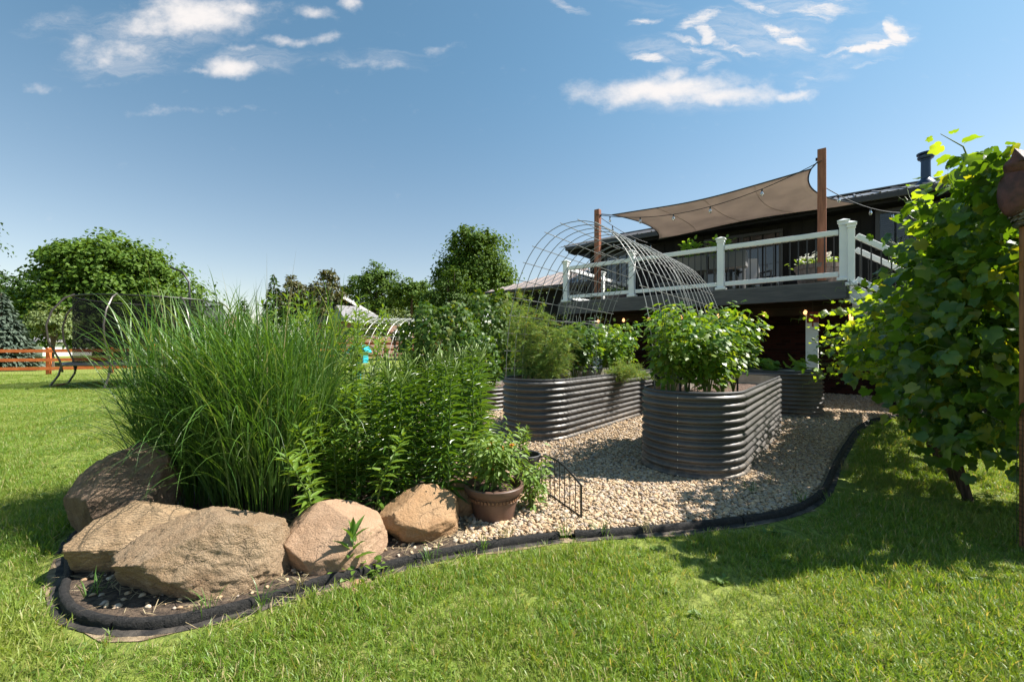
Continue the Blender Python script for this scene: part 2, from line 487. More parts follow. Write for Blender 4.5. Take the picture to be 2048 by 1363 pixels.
class MB:
    """collects boxes, beams, tubes and lathes in world coordinates"""
    def __init__(self):
        self.v = []
        self.f = []

    def add(self, verts, faces):
        n = len(self.v)
        self.v.extend([tuple(p) for p in verts])
        self.f.extend([tuple(i + n for i in f) for f in faces])
        return self

    def hexa(self, c, a, b, u):
        """box round centre c with half-edge vectors a, b, u"""
        c, a, b, u = (Vector(q) for q in (c, a, b, u))
        p = [c + i * a + j * b + k * u for k in (-1, 1) for j in (-1, 1) for i in (-1, 1)]
        return self.add(p, [(0, 2, 3, 1), (4, 5, 7, 6), (0, 1, 5, 4), (2, 6, 7, 3), (0, 4, 6, 2), (1, 3, 7, 5)])

    def box(self, x0, x1, y0, y1, z0, z1):
        return self.hexa(((x0 + x1) / 2, (y0 + y1) / 2, (z0 + z1) / 2), ((x1 - x0) / 2, 0, 0), (0, (y1 - y0) / 2, 0), (0, 0, (z1 - z0) / 2))

    def beam(self, p0, p1, wd, ht, up=(0, 0, 1)):
        p0, p1 = Vector(p0), Vector(p1)
        d = p1 - p0
        s = d.cross(Vector(up))
        if s.length < 1e-6:
            s = Vector((1, 0, 0))
        s.normalize()
        u = s.cross(d).normalized()
        return self.hexa((p0 + p1) / 2, d / 2, s * wd / 2, u * ht / 2)

    def tube(self, pts, r, n=6, caps=True):
        pts = [Vector(p) for p in pts]
        rs = r if hasattr(r, '__len__') else [r] * len(pts)
        rings, fs = [], []
        ref = None
        for i, p in enumerate(pts):
            d = (pts[min(i + 1, len(pts) - 1)] - pts[max(i - 1, 0)])
            if d.length < 1e-9:
                d = Vector((0, 0, 1))
            d.normalize()
            if ref is None:
                ref = d.orthogonal().normalized()
            ref = (ref - d * ref.dot(d))
            if ref.length < 1e-6:
                ref = d.orthogonal()
            ref.normalize()
            b = d.cross(ref)
            for k in range(n):
                a = 2 * math.pi * k / n
                rings.append(p + (ref * math.cos(a) + b * math.sin(a)) * rs[i])
        for i in range(len(pts) - 1):
            for k in range(n):
                k2 = (k + 1) % n
                fs.append((i * n + k, i * n + k2, (i + 1) * n + k2, (i + 1) * n + k))
        if caps:
            fs.append(tuple(range(n))[::-1])
            fs.append(tuple((len(pts) - 1) * n + k for k in range(n)))
        return self.add(rings, fs)

    def lathe(self, c, prof, n=24, axis=None):
        """prof: (radius, height) pairs; axis: Vector the lathe turns about"""
        c = Vector(c)
        q = Vector((0, 0, 1)).rotation_difference(Vector(axis)) if axis is not None else None
        vs, fs = [], []
        for r, z in prof:
            for k in range(n):
                a = 2 * math.pi * k / n
                p = Vector((r * math.cos(a), r * math.sin(a), z))
                vs.append(c + (q @ p if q else p))
        for i in range(len(prof) - 1):
            for k in range(n):
                k2 = (k + 1) % n
                fs.append((i * n + k, i * n + k2, (i + 1) * n + k2, (i + 1) * n + k))
        return self.add(vs, fs)

    def poly(self, pts):
        return self.add(pts, [tuple(range(len(pts)))])

    def prism(self, pts, ext):
        n = len(pts)
        e = Vector(ext)
        a = [Vector(p) for p in pts]
        b = [p + e for p in a]
        fs = [tuple(range(n))[::-1], tuple(range(n, 2 * n))]
        fs += [(i, (i + 1) % n, n + (i + 1) % n, n + i) for i in range(n)]
        return self.add(a + b, fs)

    def build(self, name, m, parent=None, smooth=False, bevel=0.0):
        base = origin_of(parent) if parent is not None else np.zeros(3)
        me = bpy.data.meshes.new(name)
        V = (np.array(self.v) - base).tolist()
        me.from_pydata(V, [], self.f)
        if smooth:
            me.polygons.foreach_set('use_smooth', np.ones(len(me.polygons), dtype=bool))
        me.update()
        me.materials.append(m)
        o = link(name, me, parent)
        if smooth:
            try:
                me.set_sharp_from_angle(angle=math.radians(40))
            except Exception:
                pass
        if bevel:
            md = o.modifiers.new('edge', 'BEVEL')
            md.width = bevel
            md.segments = 2
        return o


def gz(x, y):
    """height of the lawn"""
    a = min(max((y - 15) / 13, 0), 1)
    b = min(max((x + 21) / 10, 0), 1)
    return .42 * a * a * (3 - 2 * a) * b * b * (3 - 2 * b)


def at(px, py, depth):
    return Vector(((px - 1024) / F * depth, depth, EYE + (HZ - py) / F * depth))


def gnd(px, py, z=0.0):
    y = F * (EYE - z) / (py - HZ)
    return Vector(((px - 1024) / F * y, y, z))


# ------------------------------------------------------------------ leaf meshes
def tmpl_lance(wd=.5, droop=.25, fold=.18, rows=((.0, .12), (.3, 1.0), (.65, .8), (1.0, .0))):
    V, Fc = [], []
    prev = None
    for y, h in rows:
        z = -droop * y * y
        if h == 0:
            ids = [len(V)]
            V.append((0, y, z))
        else:
            ids = [len(V), len(V) + 1, len(V) + 2]
            V += [(-wd * h, y, z + fold * wd * h), (0, y, z), (wd * h, y, z + fold * wd * h)]
        if prev is not None:
            if len(ids) == 3 and len(prev) == 3:
                for a in (0, 1):
                    Fc += [(prev[a], prev[a + 1], ids[a + 1]), (prev[a], ids[a + 1], ids[a])]
            elif len(ids) == 1:
                Fc += [(prev[0], prev[1], ids[0]), (prev[1], prev[2], ids[0])]
        prev = ids
    return np.array(V, float), np.array(Fc, int)


def tmpl_lobed(points, droop=.2, cup=.15):
    """fan round the petiole point; points = (angle deg from the tip axis, radius)"""
    V = [(0, .32, 0.05)]
    for a, r in points:
        t = math.radians(a)
        x, y = math.sin(t) * r, .32 + math.cos(t) * r
        V.append((x, y, cup * abs(x) * .6 - droop * (y * y) - .12 * abs(math.sin(3 * t)) * r))
    n = len(points)
    return np.array(V, float), np.array([(0, i + 1, (i + 1) % n + 1) for i in range(n)], int)


GRAPE_OUT = [(0, .70), (14, .56), (24, .50), (36, .55), (50, .62), (64, .55), (78, .47), (95, .52), (115, .50), (140, .44), (165, .38), (180, .18),
             (-165, .38), (-140, .44), (-115, .50), (-95, .52), (-78, .47), (-64, .55), (-50, .62), (-36, .55), (-24, .50), (-14, .56)]
T_LANCE = tmpl_lance()
T_LILY = tmpl_lance(.5, .62, .25, ((0, .35), (.25, 1), (.6, .85), (.85, .45), (1, 0)))
T_OVAL = tmpl_lance(.5, .30, .2, ((0, .15), (.22, .85), (.5, 1.0), (.78, .62), (1, 0)))
T_GRAPE = tmpl_lobed(GRAPE_OUT, .28, .5)
T_IVY = tmpl_lobed([(0, .68), (28, .4), (55, .52), (90, .4), (130, .42), (180, .2), (-130, .42), (-90, .4), (-55, .52), (-28, .4)])
T_SIMPLE = (np.array([(0, 0, 0), (-.5, .5, .1), (0, 1, -.12), (.5, .5, .1)], float), np.array([(0, 1, 2), (0, 2, 3)], int))
T_TOMATO = (np.array([(0, 0, 0), (-.12, .25, .02), (-.48, .42, -.02), (-.16, .5, .03), (-.36, .78, -.1), (0, 1, -.22), (.36, .78, -.1), (.16, .5, .03), (.48, .42, -.02), (.12, .25, .02)], float),
            np.array([(0, 1, 9), (1, 2, 3), (1, 3, 9), (3, 7, 9), (9, 7, 8), (3, 4, 5), (3, 5, 7), (7, 5, 6)], int))


def unit(a):
    return a / np.maximum(np.linalg.norm(a, axis=-1, keepdims=True), 1e-9)


def frames(axis, normal):
    y = unit(axis)
    x = unit(np.cross(y, normal))
    z = np.cross(x, y)
    return x, y, z


def leaf_arrays(tm, pos, axis, normal, ln, wd):
    tv, tf = tm
    x, y, z = frames(axis, normal)
    ln = np.asarray(ln)[:, None, None]
    wd = np.asarray(wd)[:, None, None]
    P = (pos[:, None, :] + x[:, None, :] * (tv[None, :, 0:1] * wd) + y[:, None, :] * (tv[None, :, 1:2] * ln)
         + z[:, None, :] * (tv[None, :, 2:3] * ln))
    n, k = len(pos), len(tv)
    Fa = tf[None] + (np.arange(n) * k)[:, None, None]
    return P.reshape(-1, 3), Fa.reshape(-1, 3)


def leaf_objects(name, mesh, pos, axis, normal, ln, wd, parent):
    """one object per leaf, all sharing one mesh"""
    x, y, z = frames(axis, normal)
    base = origin_of(parent)
    for i in range(len(pos)):
        o = bpy.data.objects.new(name, mesh)
        COL.objects.link(o)
        o.parent = parent
        m = Matrix.Identity(4)
        for r in range(3):
            m[r][0] = x[i][r] * wd[i]
            m[r][1] = y[i][r] * ln[i]
            m[r][2] = z[i][r] * ln[i]
            m[r][3] = pos[i][r] - base[r]
        o.matrix_basis = m


def leaves(parent, tm, m, pos, axis, normal, ln, wd, n_sep=0, name='leaf', rest='foliage', smooth=False, lead=None):
    """the n_sep leaves nearest the camera (or those first by `lead`) as parts of their own, the others as one mesh"""
    ln = np.broadcast_to(np.asarray(ln, float), (len(pos),)).copy()
    wd = np.broadcast_to(np.asarray(wd, float), (len(pos),)).copy()
    key = lead if lead is not None else np.linalg.norm(pos - np.array([0, 0, EYE]), axis=1) / ln
    o = np.argsort(key)
    a, b = o[:n_sep], o[n_sep:]
    if len(a):
        me = raw_mesh(name, tm[0], tm[1], m, smooth)
        leaf_objects(name, me, pos[a], axis[a], normal[a], ln[a], wd[a], parent)
    if len(b):
        V, Fa = leaf_arrays(tm, pos[b], axis[b], normal[b], ln[b], wd[b])
        ob = raw_obj(rest, V, Fa, m, parent, smooth)
        ob['kind'] = 'stuff'


def rnd(n, lo, hi):
    return RNG.uniform(lo, hi, n)


def rdir(n):
    return unit(RNG.normal(size=(n, 3)))

# ================================================================== SETTING
def structure(o):
    o['kind'] = 'structure'
    return o


# outline of the planted, gravelled garden bed (front edge read off the kerb)
KERB_L = [gnd(x, y, .055) for x, y in [(126, 1168), (130, 1190), (148, 1208), (179, 1221), (245, 1232), (311, 1231), (377, 1222), (443, 1207),
          (509, 1190), (575, 1170), (641, 1149), (703, 1136), (766, 1121), (847, 1101), (911, 1088), (992, 1076), (1057, 1067), (1118, 1060)]]
KERB_R = [gnd(x, y, .055) for x, y in [(1147, 1058), (1200, 1056), (1277, 1050), (1350, 1044), (1425, 1036), (1480, 1030), (1536, 1022), (1574, 1014), (1611, 1000),
          (1633, 986), (1652, 967), (1664, 937), (1677, 908), (1696, 878), (1716, 850), (1740, 836), (1779, 829), (1825, 826), (1880, 828), (1950, 834), (2030, 842)]]
KERB_BACK = [Vector(p) for p in [(-2.8, 2.75, 0), (-2.95, 3.2, 0), (-2.75, 3.9, 0), (-2.3, 4.5, 0), (-1.95, 5.6, 0), (-1.85, 7.0, 0), (-1.95, 9.0, 0)]]
K0 = [Vector((p.x, p.y, 0)) for p in KERB_L]
K1 = [Vector((p.x, p.y, 0)) for p in KERB_R]
LEFT_TURN = [Vector((-2.3, 2.22, 0)), Vector((-2.55, 2.46, 0))]
OUT = K0 + K1 + [Vector((11, 7.6, 0)), Vector((13, 10, 0)), Vector((4.0, 16.5, 0)), Vector((-1.6, 13, 0))] + KERB_BACK[::-1] + LEFT_TURN[::-1]
OUT2 = np.array([(p.x, p.y) for p in OUT])


def inside(P, poly=OUT2):
    x, y = P[:, 0], P[:, 1]
    r = np.zeros(len(P), bool)
    n = len(poly)
    for i in range(n):
        x1, y1 = poly[i]
        x2, y2 = poly[(i + 1) % n]
        c = ((y1 > y) != (y2 > y)) & (x < (x2 - x1) * (y - y1) / (y2 - y1 + 1e-12) + x1)
        r ^= c
    return r


def edge_dist(P, poly=OUT2):
    d = np.full(len(P), 1e9)
    n = len(poly)
    for i in range(n):
        a = poly[i]
        b = poly[(i + 1) % n]
        ab = b - a
        t = np.clip(((P - a) @ ab) / (ab @ ab + 1e-12), 0, 1)
        d = np.minimum(d, np.linalg.norm(P - (a + t[:, None] * ab), axis=1))
    return d


# lawn: one sheet to the horizon
def lines(lo, mid_lo, mid_hi, hi, step, n):
    a = mid_lo - (np.geomspace(1, mid_lo - lo + 1, n)[::-1] - 1)
    b = np.arange(mid_lo + step, mid_hi, step)
    c = mid_hi + (np.geomspace(1, hi - mid_hi + 1, n) - 1)
    return np.unique(np.round(np.concatenate([a, b, c]), 4))


gx = lines(-700, -32, 14, 700, .5, 24)
gy = lines(-60, -2, 32, 800, .5, 24)
GX, GY = np.meshgrid(gx, gy)
a_ = np.clip((GY - 15) / 13, 0, 1)
b_ = np.clip((GX + 21) / 10, 0, 1)
GZ = .42 * a_ * a_ * (3 - 2 * a_) * b_ * b_ * (3 - 2 * b_)
nx, ny = len(gx), len(gy)
idx = np.arange(nx * ny).reshape(ny, nx)
Fq = np.stack([idx[:-1, :-1], idx[:-1, 1:], idx[1:, 1:], idx[1:, :-1]], -1).reshape(-1, 4)
m_lawn = mat('lawn_turf', (.08, .12, .03), .9, 0, .2)
t = NT(m_lawn.node_tree)
tc = t.node('ShaderNodeTexCoord')
geo = t.node('ShaderNodeNewGeometry')
pos_ = geo.outputs['Position']
n1 = t.ramp(t.noise(pos_, .35, 5), .35, .68)
n2 = t.ramp(t.noise(pos_, 2.2, 6, .65), .35, .7)
n3 = t.noise(t.mapping(pos_, scale=(1, .6, 1)), 22, 8, .75)
c1 = t.mix(n1, (.20, .27, .045), (.29, .34, .072))
c2 = t.mix(t.math('MULTIPLY', n2, .6), c1, (.33, .33, .10))
# mowing stripes run across the far lawn
sep = t.node('ShaderNodeSeparateXYZ')
t.l.new(pos_, sep.inputs[0])
st = t.math('SINE', t.math('MULTIPLY', t.math('ADD', sep.outputs[1], t.math('MULTIPLY', sep.outputs[0], .12)), 3.4))
c2 = t.mix(t.math('MULTIPLY', t.ramp(st, -.4, .4), .28), c2, (.34, .38, .085))
c3 = t.mix(t.ramp(n3, .36, .62), (.085, .12, .024), c2)
t.l.new(c3, t.n['Principled BSDF'].inputs['Base Color'])
bn = t.node('ShaderNodeBump')
bn.inputs['Strength'].default_value = .8
bn.inputs['Distance'].default_value = .03
t.l.new(t.noise(pos_, 45, 6, .7), bn.inputs['Height'])
t.l.new(bn.outputs[0], t.n['Principled BSDF'].inputs['Normal'])
lawn = structure(raw_obj('lawn', np.stack([GX.ravel(), GY.ravel(), GZ.ravel()], -1), Fq, m_lawn, None, True))

# gravel sheet inside the kerb
m_grav = mat('gravel_ground', (.35, .27, .18), .95)
vary(m_grav, (.16, .11, .07), (.48, .38, .26), 45, 6, 1.0, 90, dist=.03)
mb = MB()
mb.poly([(p.x, p.y, .022) for p in OUT])
structure(mb.build('gravel_bed', m_grav))
# dark planting soil under the grasses and lilies
m_psoil = mat('planting_soil', (.03, .022, .016), .95)
vary(m_psoil, (.045, .031, .022), (.15, .105, .07), 30, 6, .9, 80, dist=.03)
mb = MB()
mb.poly([(p.x, p.y, .03) for p in K0[:15]] + [(-.36, 2.9, .03), (-.35, 3.8, .03), (-.9, 4.6, .03), (-2.2, 4.55, .03), (-2.7, 3.8, .03), (-2.9, 3.2, .03), (-2.77, 2.75, .03)] + [(p.x, p.y, .03) for p in LEFT_TURN[::-1]])
structure(mb.build('planting_soil', m_psoil))
# bare dry earth along the outer side of the kerb
m_dry = mat('dry_earth', (.26, .19, .12), .95)
vary(m_dry, (.14, .10, .055), (.36, .27, .17), 14, 7, .8, 60, dist=.02)
allk = [Vector(p) for p in (LEFT_TURN[::-1] + K0 + K1[:9])]
pl = np.array([(p.x, p.y) for p in allk])
tg = unit(np.gradient(pl, axis=0))
nr = np.stack([tg[:, 1], -tg[:, 0]], -1)
wob = .062 + .035 * np.sin(np.arange(len(pl)) * 1.7) * np.sin(np.arange(len(pl)) * .6 + 1)
Vd = np.concatenate([np.c_[pl, np.full(len(pl), .004)], np.c_[pl + nr * wob[:, None], np.full(len(pl), .004)]])
k = len(pl)
structure(raw_obj('bare_earth_strip', Vd, [(i, i + k, i + k + 1, i + 1) for i in range(k - 1)], m_dry))

# ================================================================== HOUSE AND DECK
E = Vector((-.7848, .6198, 0))      # along the house, to the left
D = Vector((.6198, .7848, 0))       # away from the deck front
O = Vector((5.8, 7.43, 0))


def H(s, wd, z):
    return O + E * s + D * wd + Vector((0, 0, z))


def hbox(mb, s0, s1, w0, w1, z0, z1):
    return mb.hexa(H((s0 + s1) / 2, (w0 + w1) / 2, (z0 + z1) / 2), E * ((s1 - s0) / 2), D * ((w1 - w0) / 2), (0, 0, (z1 - z0) / 2))


house = thing('house', 'dark sided house with brick lower storey and metal roof behind the white deck', 'house', H(0, 4.2, 0))
WD = 4.2
# storey walls
mb = hbox(MB(), -9, 7.17, WD, 12.6, 2.30, 4.78)
wall_up = mb.build('wall', M['dark_siding'], house)
x = -8.85
me_b = None
while x < 7.1:
    if me_b is None:
        b0 = MB()
        b0.v, b0.f = [], []
        b0.hexa((0, 0, 0), E * .02, D * .011, (0, 0, 1.19))
        ob = b0.build('batten', M['dark_siding'], None)
        me_b = ob.data
        bpy.data.objects.remove(ob)
    o = link('batten', me_b, wall_up)
    o.location = H(x, WD - .011, 3.55) - Vector(origin_of(wall_up))
    x += .305
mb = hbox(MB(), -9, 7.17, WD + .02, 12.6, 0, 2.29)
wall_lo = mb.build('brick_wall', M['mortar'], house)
# bricks of the lower wall: 300 nearest the view singly, the rest as one part
bl, bh = .205, .067
slots = []
for r_ in range(30):
    for c_ in range(-12, 32):
        s = c_ * .215 + (.1075 if r_ % 2 else 0)
        z = .05 + r_ * .076
        if 3.1 < s + .1 < 5.0 and z < 2.05:
            continue
        if z + bh > 2.28:
            continue
        slots.append((s, z))
slots.sort(key=lambda q: abs(q[0] - .9) * .6 + abs(q[1] - 1.45))
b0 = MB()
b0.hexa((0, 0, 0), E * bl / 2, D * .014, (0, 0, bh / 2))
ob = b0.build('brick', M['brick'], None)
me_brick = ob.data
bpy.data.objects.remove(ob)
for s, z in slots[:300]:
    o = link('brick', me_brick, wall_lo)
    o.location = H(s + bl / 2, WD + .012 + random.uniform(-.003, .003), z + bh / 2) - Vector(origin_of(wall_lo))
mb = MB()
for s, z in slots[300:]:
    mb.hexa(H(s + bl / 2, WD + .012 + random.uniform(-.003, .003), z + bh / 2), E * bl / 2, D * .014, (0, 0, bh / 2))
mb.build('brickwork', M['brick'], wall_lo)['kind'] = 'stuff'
# patio doors below the deck
pd = hbox(MB(), 3.12, 4.98, WD - .03, WD + .05, .03, 2.03).build('patio_door', M['dark_trim'], house)
for a in (3.2, 4.1):
    hbox(MB(), a, a + .8, WD - .04, WD - .034, .12, 1.95).build('pane', M['glass'], pd)


def window(s0, s1, z0, z1, name='window', blinds=False, mull=True):
    fr = MB()
    for a, b, c, d in ((s0, s1, z1 - .09, z1), (s0, s1, z0, z0 + .09), (s0, s0 + .09, z0 + .09, z1 - .09), (s1 - .09, s1, z0 + .09, z1 - .09)):
        hbox(fr, a, b, WD - .06, WD - .002, c, d)
    if mull:
        hbox(fr, (s0 + s1) / 2 - .035, (s0 + s1) / 2 + .035, WD - .055, WD - .004, z0 + .09, z1 - .09)
    fo = fr.build(name, M['dark_trim'], house, bevel=.006)
    hbox(MB(), s0 + .09, s1 - .09, WD - .022, WD - .016, z0 + .09, z1 - .09).build('pane', M['glass_clear'] if blinds else M['glass'], fo)
    if blinds:
        b0 = MB()
        n = int((z1 - z0 - .2) / .05)
        for i in range(n):
            zz = z0 + .11 + i * .05
            b0.hexa(H((s0 + s1) / 2, WD - .009, zz), E * ((s1 - s0) / 2 - .1), D * .004 + Vector((0, 0, .014)), Vector((0, 0, .001)))
        b0.build('blind', M['blind'], fo)['kind'] = 'stuff'
    return fo


g = mat('clear_window_glass', (.02, .025, .03), .03, 0, 1.0)
_t = NT(g.node_tree)
_tp = _t.node('ShaderNodeBsdfTransparent')
_mx = _t.node('ShaderNodeMixShader')
_mx.inputs[0].default_value = .6
_t.l.new(_tp.outputs[0], _mx.inputs[1])
_t.l.new(_t.n['Principled BSDF'].outputs[0], _mx.inputs[2])
_t.l.new(_mx.outputs[0], _t.n['Material Output'].inputs[0])
M['glass_clear'] = g
window(-1.85, -.55, 3.55, 4.52, blinds=True)
window(5.6, 6.6, 3.2, 4.4)
dr = window(1.35, 3.35, 2.42, 4.42, 'sliding_door')
hbox(MB(), 2.25, 2.28, WD - .1, WD - .06, 3.3, 3.7).build('handle', M['black_metal'], dr)

# metal roof: separate ribbed panels on the garden side
EW, EZ, RW, RZ = 3.72, 4.80, 8.4, 6.16
S_L, S_R = 7.85, -9.4
rslope = (D * (RW - EW) + Vector((0, 0, RZ - EZ))).normalized()
rn = E.cross(rslope).normalized()
if rn.z < 0:
    rn = -rn
roof = MB().prism([H(S_R, EW, EZ - .03), H(S_R, RW, RZ - .03), H(S_R, 2 * RW - EW, EZ - .03), H(S_R, 2 * RW - EW, EZ - .16), H(S_R, EW, EZ - .16)], E * (S_L - S_R)).build('roof', M['dark_trim'], house)
pw = .45
npan = int((S_L - S_R) / pw)
b0 = MB()
ln = (H(0, RW, RZ) - H(0, EW, EZ)).length
q0 = Vector((0, 0, 0))
b0.hexa(rslope * ln / 2 + rn * .008, E * (pw / 2 - .004), rslope * (ln / 2 + .03), rn * .007)
b0.hexa(rslope * ln / 2 + rn * .032, E * .018, rslope * (ln / 2 + .03), rn * .018)
for off in (-.13, .13):
    b0.hexa(E * off + rslope * ln / 2 + rn * .02, E * .012, rslope * (ln / 2 + .03), rn * .006)
ob = b0.build('roof_panel', M['roof_metal'], None)
me_p = ob.data
bpy.data.objects.remove(ob)
for i in range(npan + 1):
    o = link('roof_panel', me_p, roof)
    o.location = H(S_R + pw * (i + .5), EW, EZ) - Vector(origin_of(roof))
MB().beam(H(S_R, RW, RZ + .045), H(S_L, RW, RZ + .045), .3, .04).build('ridge_cap', M['roof_metal'], roof)
# gutter and soffit
hbox(MB(), S_R, S_L, EW - .11, EW + .01, EZ - .17, EZ - .035).build('gutter', M['dark_trim'], house, bevel=.02)
hbox(MB(), S_R, S_L - .05, EW + .02, WD, EZ - .24, EZ - .17).build('soffit', M['dark_siding'], house)
# flue on the roof
fl = H(-1.6, 5.75, EZ + (5.75 - EW) * (RZ - EZ) / (RW - EW))
vent = MB().lathe(fl, [(.001, -.1), (.24, -.1), (.2, .03), (.10, .14), (.095, .6), (.11, .61), (.11, .64), (.15, .65), (.165, .68), (.165, .71), (.11, .725), (.11, .75), (.18, .765), (.18, .80), (.08, .83), (.001, .835)], 20).build('flue_pipe', M['vent'], house, True)

# lower wing with a brown hipped metal roof
wing = thing('house_wing', 'low dark wing with a pale brown hipped metal roof left of the deck', 'house wing', H(10, 6, 0))
ws0, ws1, ww0, ww1, we = 7.6, 13.6, 5.5, 11.0, 3.78
hbox(MB(), ws0 + .3, ws1 - .45, ww0 + .45, ww1 - .4, 0, we - .02).build('wall', M['dark_siding'], wing)
ap0, ap1 = H(9.4, 8.0, we + 1.08), H(10.2, 8.0, we + 1.08)
c00, c10, c11, c01 = H(ws0, ww0, we), H(ws1, ww0, we), H(ws1, ww1, we), H(ws0, ww1, we)
rfw = MB()
dz = Vector((0, 0, .12))
rfw.add([c00, c10, c11, c01, ap0, ap1, c00 - dz, c10 - dz, c11 - dz, c01 - dz],
        [(0, 1, 5, 4), (1, 2, 5), (2, 3, 4, 5), (3, 0, 4), (0, 6, 7, 1), (1, 7, 8, 2), (2, 8, 9, 3), (3, 9, 6, 0), (6, 9, 8, 7)])
rwo = rfw.build('roof', M['roof_metal2'], wing)
for i in range(15):
    f_ = i / 14
    a = c00.lerp(c10, f_)
    s_a = ws0 + (ws1 - ws0) * f_
    if s_a < 9.4:
        k_ = (s_a - ws0) / (9.4 - ws0)
    elif s_a > 10.2:
        k_ = (ws1 - s_a) / (ws1 - 10.2)
    else:
        k_ = 1
    if k_ < .05:
        continue
    b = H(s_a, ww0 + (8.0 - ww0) * k_, we + 1.08 * k_)
    MB().beam(a + Vector((0, 0, .015)), b + Vector((0, 0, .015)), .03, .035).build('seam', M['roof_metal2'], rwo)
MB().beam(c00 + Vector((0, 0, -.05)) - D * .05, c10 + Vector((0, 0, -.05)) - D * .05, .1, .11).build('gutter', M['dark_trim'], wing)

# ---- deck
deck = thing('deck', 'raised timber deck with a grey fascia and white columns beneath', 'deck', H(0, 0, 0))
DL = 5.78
DZ = 2.37
nb = 29
b0 = MB()
b0.hexa((0, 0, 0), E * (DL / 2), D * .0685, (0, 0, .0125))
ob = b0.build('deck_board', M['deck_board'], None)
me_d = ob.data
bpy.data.objects.remove(ob)
for i in range(nb):
    o = link('deck_board', me_d, deck)
    o.location = H(DL / 2, .06 + i * .1425, DZ - .0125) - Vector(origin_of(deck))
hbox(MB(), -.02, DL + .02, -.075, -.035, 2.05, 2.345).build('fascia_board', M['fascia'], deck, bevel=.004)
hbox(MB(), -.06, -.02, -.05, 3.0, 2.05, 2.345).build('fascia_board', M['fascia'], deck)
hbox(MB(), DL + .02, DL + .06, -.05, 4.15, 2.05, 2.345).build('fascia_board', M['fascia'], deck)
hbox(MB(), -.072, -.061, -.10, -.02, 2.05, 2.345).build('corner_trim', M['wicker_light'], deck)
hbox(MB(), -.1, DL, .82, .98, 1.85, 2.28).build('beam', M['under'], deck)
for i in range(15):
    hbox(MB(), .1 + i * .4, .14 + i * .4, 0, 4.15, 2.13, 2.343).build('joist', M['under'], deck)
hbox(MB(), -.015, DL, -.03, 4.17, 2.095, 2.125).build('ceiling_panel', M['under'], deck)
for s in (.52, 5.2):
    c = hbox(MB(), s - .1, s + .1, .8, 1.0, 0, 1.845).build('column', M['white'], deck, bevel=.006)
    hbox(MB(), s - .125, s + .125, .775, 1.025, 0, .14).build('column_base', M['white'], c, bevel=.006)


# ---- railings
def baluster_mesh():
    b0 = MB().tube([(0, 0, -.35), (0, 0, .35)], .0105, 8)
    ob = b0.build('baluster', M['black_metal'], None, True)
    me = ob.data
    bpy.data.objects.remove(ob)
    return me


ME_BAL = baluster_mesh()


def rail_run(root, p0, p1, gap=.125, off=.07):
    """top rail, bottom rail and balusters between two post centres on the deck"""
    p0, p1 = Vector(p0), Vector(p1)
    d = (p1 - p0)
    L = Vector((d.x, d.y, 0)).length
    u = d / L
    a, b = p0 + u * off, p1 - u * off
    MB().beam(a + Vector((0, 0, .86)), b + Vector((0, 0, .86)), .07, .095).build('top_rail', M['white'], root, bevel=.012)
    MB().beam(a + Vector((0, 0, .125)), b + Vector((0, 0, .125)), .05, .085).build('bottom_rail', M['white'], root, bevel=.008)
    n = int((L - 2 * off) / gap)
    for i in range(n):
        q = a + (b - a) * ((i + .5) / n) + Vector((0, 0, .49))
        o = link('baluster', ME_BAL, root)
        o.location = q - Vector(origin_of(root))


def rail_post(root, p, h=1.0, wd=.062):
    p = Vector(p)
    m = MB().hexa(p + Vector((0, 0, h / 2)), E * wd, D * wd, (0, 0, h / 2)).build('post', M['white'], root, bevel=.006)
    MB().hexa(p + Vector((0, 0, .03)), E * (wd + .035), D * (wd + .035), (0, 0, .03)).build('post_skirt', M['white'], m, bevel=.012)
    c = MB()
    c.hexa(p + Vector((0, 0, h + .012)), E * (wd + .028), D * (wd + .028), (0, 0, .012))
    c.hexa(p + Vector((0, 0, h - .03)), E * (wd + .012), D * (wd + .012), (0, 0, .03))
    k0 = [p + E * (i * (wd + .02)) + D * (j * (wd + .02)) + Vector((0, 0, h + .0245)) for i, j in ((-1, -1), (1, -1), (1, 1), (-1, 1))]
    c.add(k0 + [p + Vector((0, 0, h + .065))], [(0, 1, 4), (1, 2, 4), (2, 3, 4), (3, 0, 4), (3, 2, 1, 0)])
    c.build('post_cap', M['white'], m)


railing = thing('deck_railing', 'white deck railing with thin black balusters and capped posts', 'railing', H(0, 0, DZ))
ps = [0.02, 2.0, 3.89, 5.66]
for s in ps:
    rail_post(railing, H(s, .06, DZ), 1.03)
for a, b in zip(ps[:-1], ps[1:]):
    rail_run(railing, H(a, .06, DZ), H(b, .06, DZ))
for wv in (2.1, 4.08):
    rail_post(railing, H(5.66, wv, DZ), 1.03)
rail_run(railing, H(5.66, .06, DZ), H(5.66, 2.1, DZ))
rail_run(railing, H(5.66, 2.1, DZ), H(5.66, 4.08, DZ))

# ---- stairs descending to the right, half hidden by the grapevine
stairs = thing('deck_stairs', 'outdoor stairs with white railing going down from the deck behind the grapevine', 'stairs', H(-.1, .6, 0))
ns, rise, run_ = 12, 2.37 / 13, .265
for i in range(ns):
    z = DZ - rise * (i + 1)
    s0 = -.08 - run_ * i
    hbox(MB(), s0 - run_ - .02, s0, .1, 1.2, z - .035, z).build('tread', M['deck_board'], stairs)
for wv in (.06, 1.24):
    a, b = H(-.06, wv, DZ - .2), H(-.06 - run_ * ns, wv, DZ - rise * ns - .2)
    MB().beam(a, b, .04, .28).build('stringer', M['white'], stairs)
for wv in (.0, 1.3):
    rail_post(stairs, H(-.085, wv, DZ - .10), 1.06, .05)
    rail_post(stairs, H(-.14 - run_ * (ns - .5), wv, 0), 1.05, .05)
    rail_run(stairs, H(-.085, wv, DZ - .06), H(-.14 - run_ * (ns - .5), wv, .06))

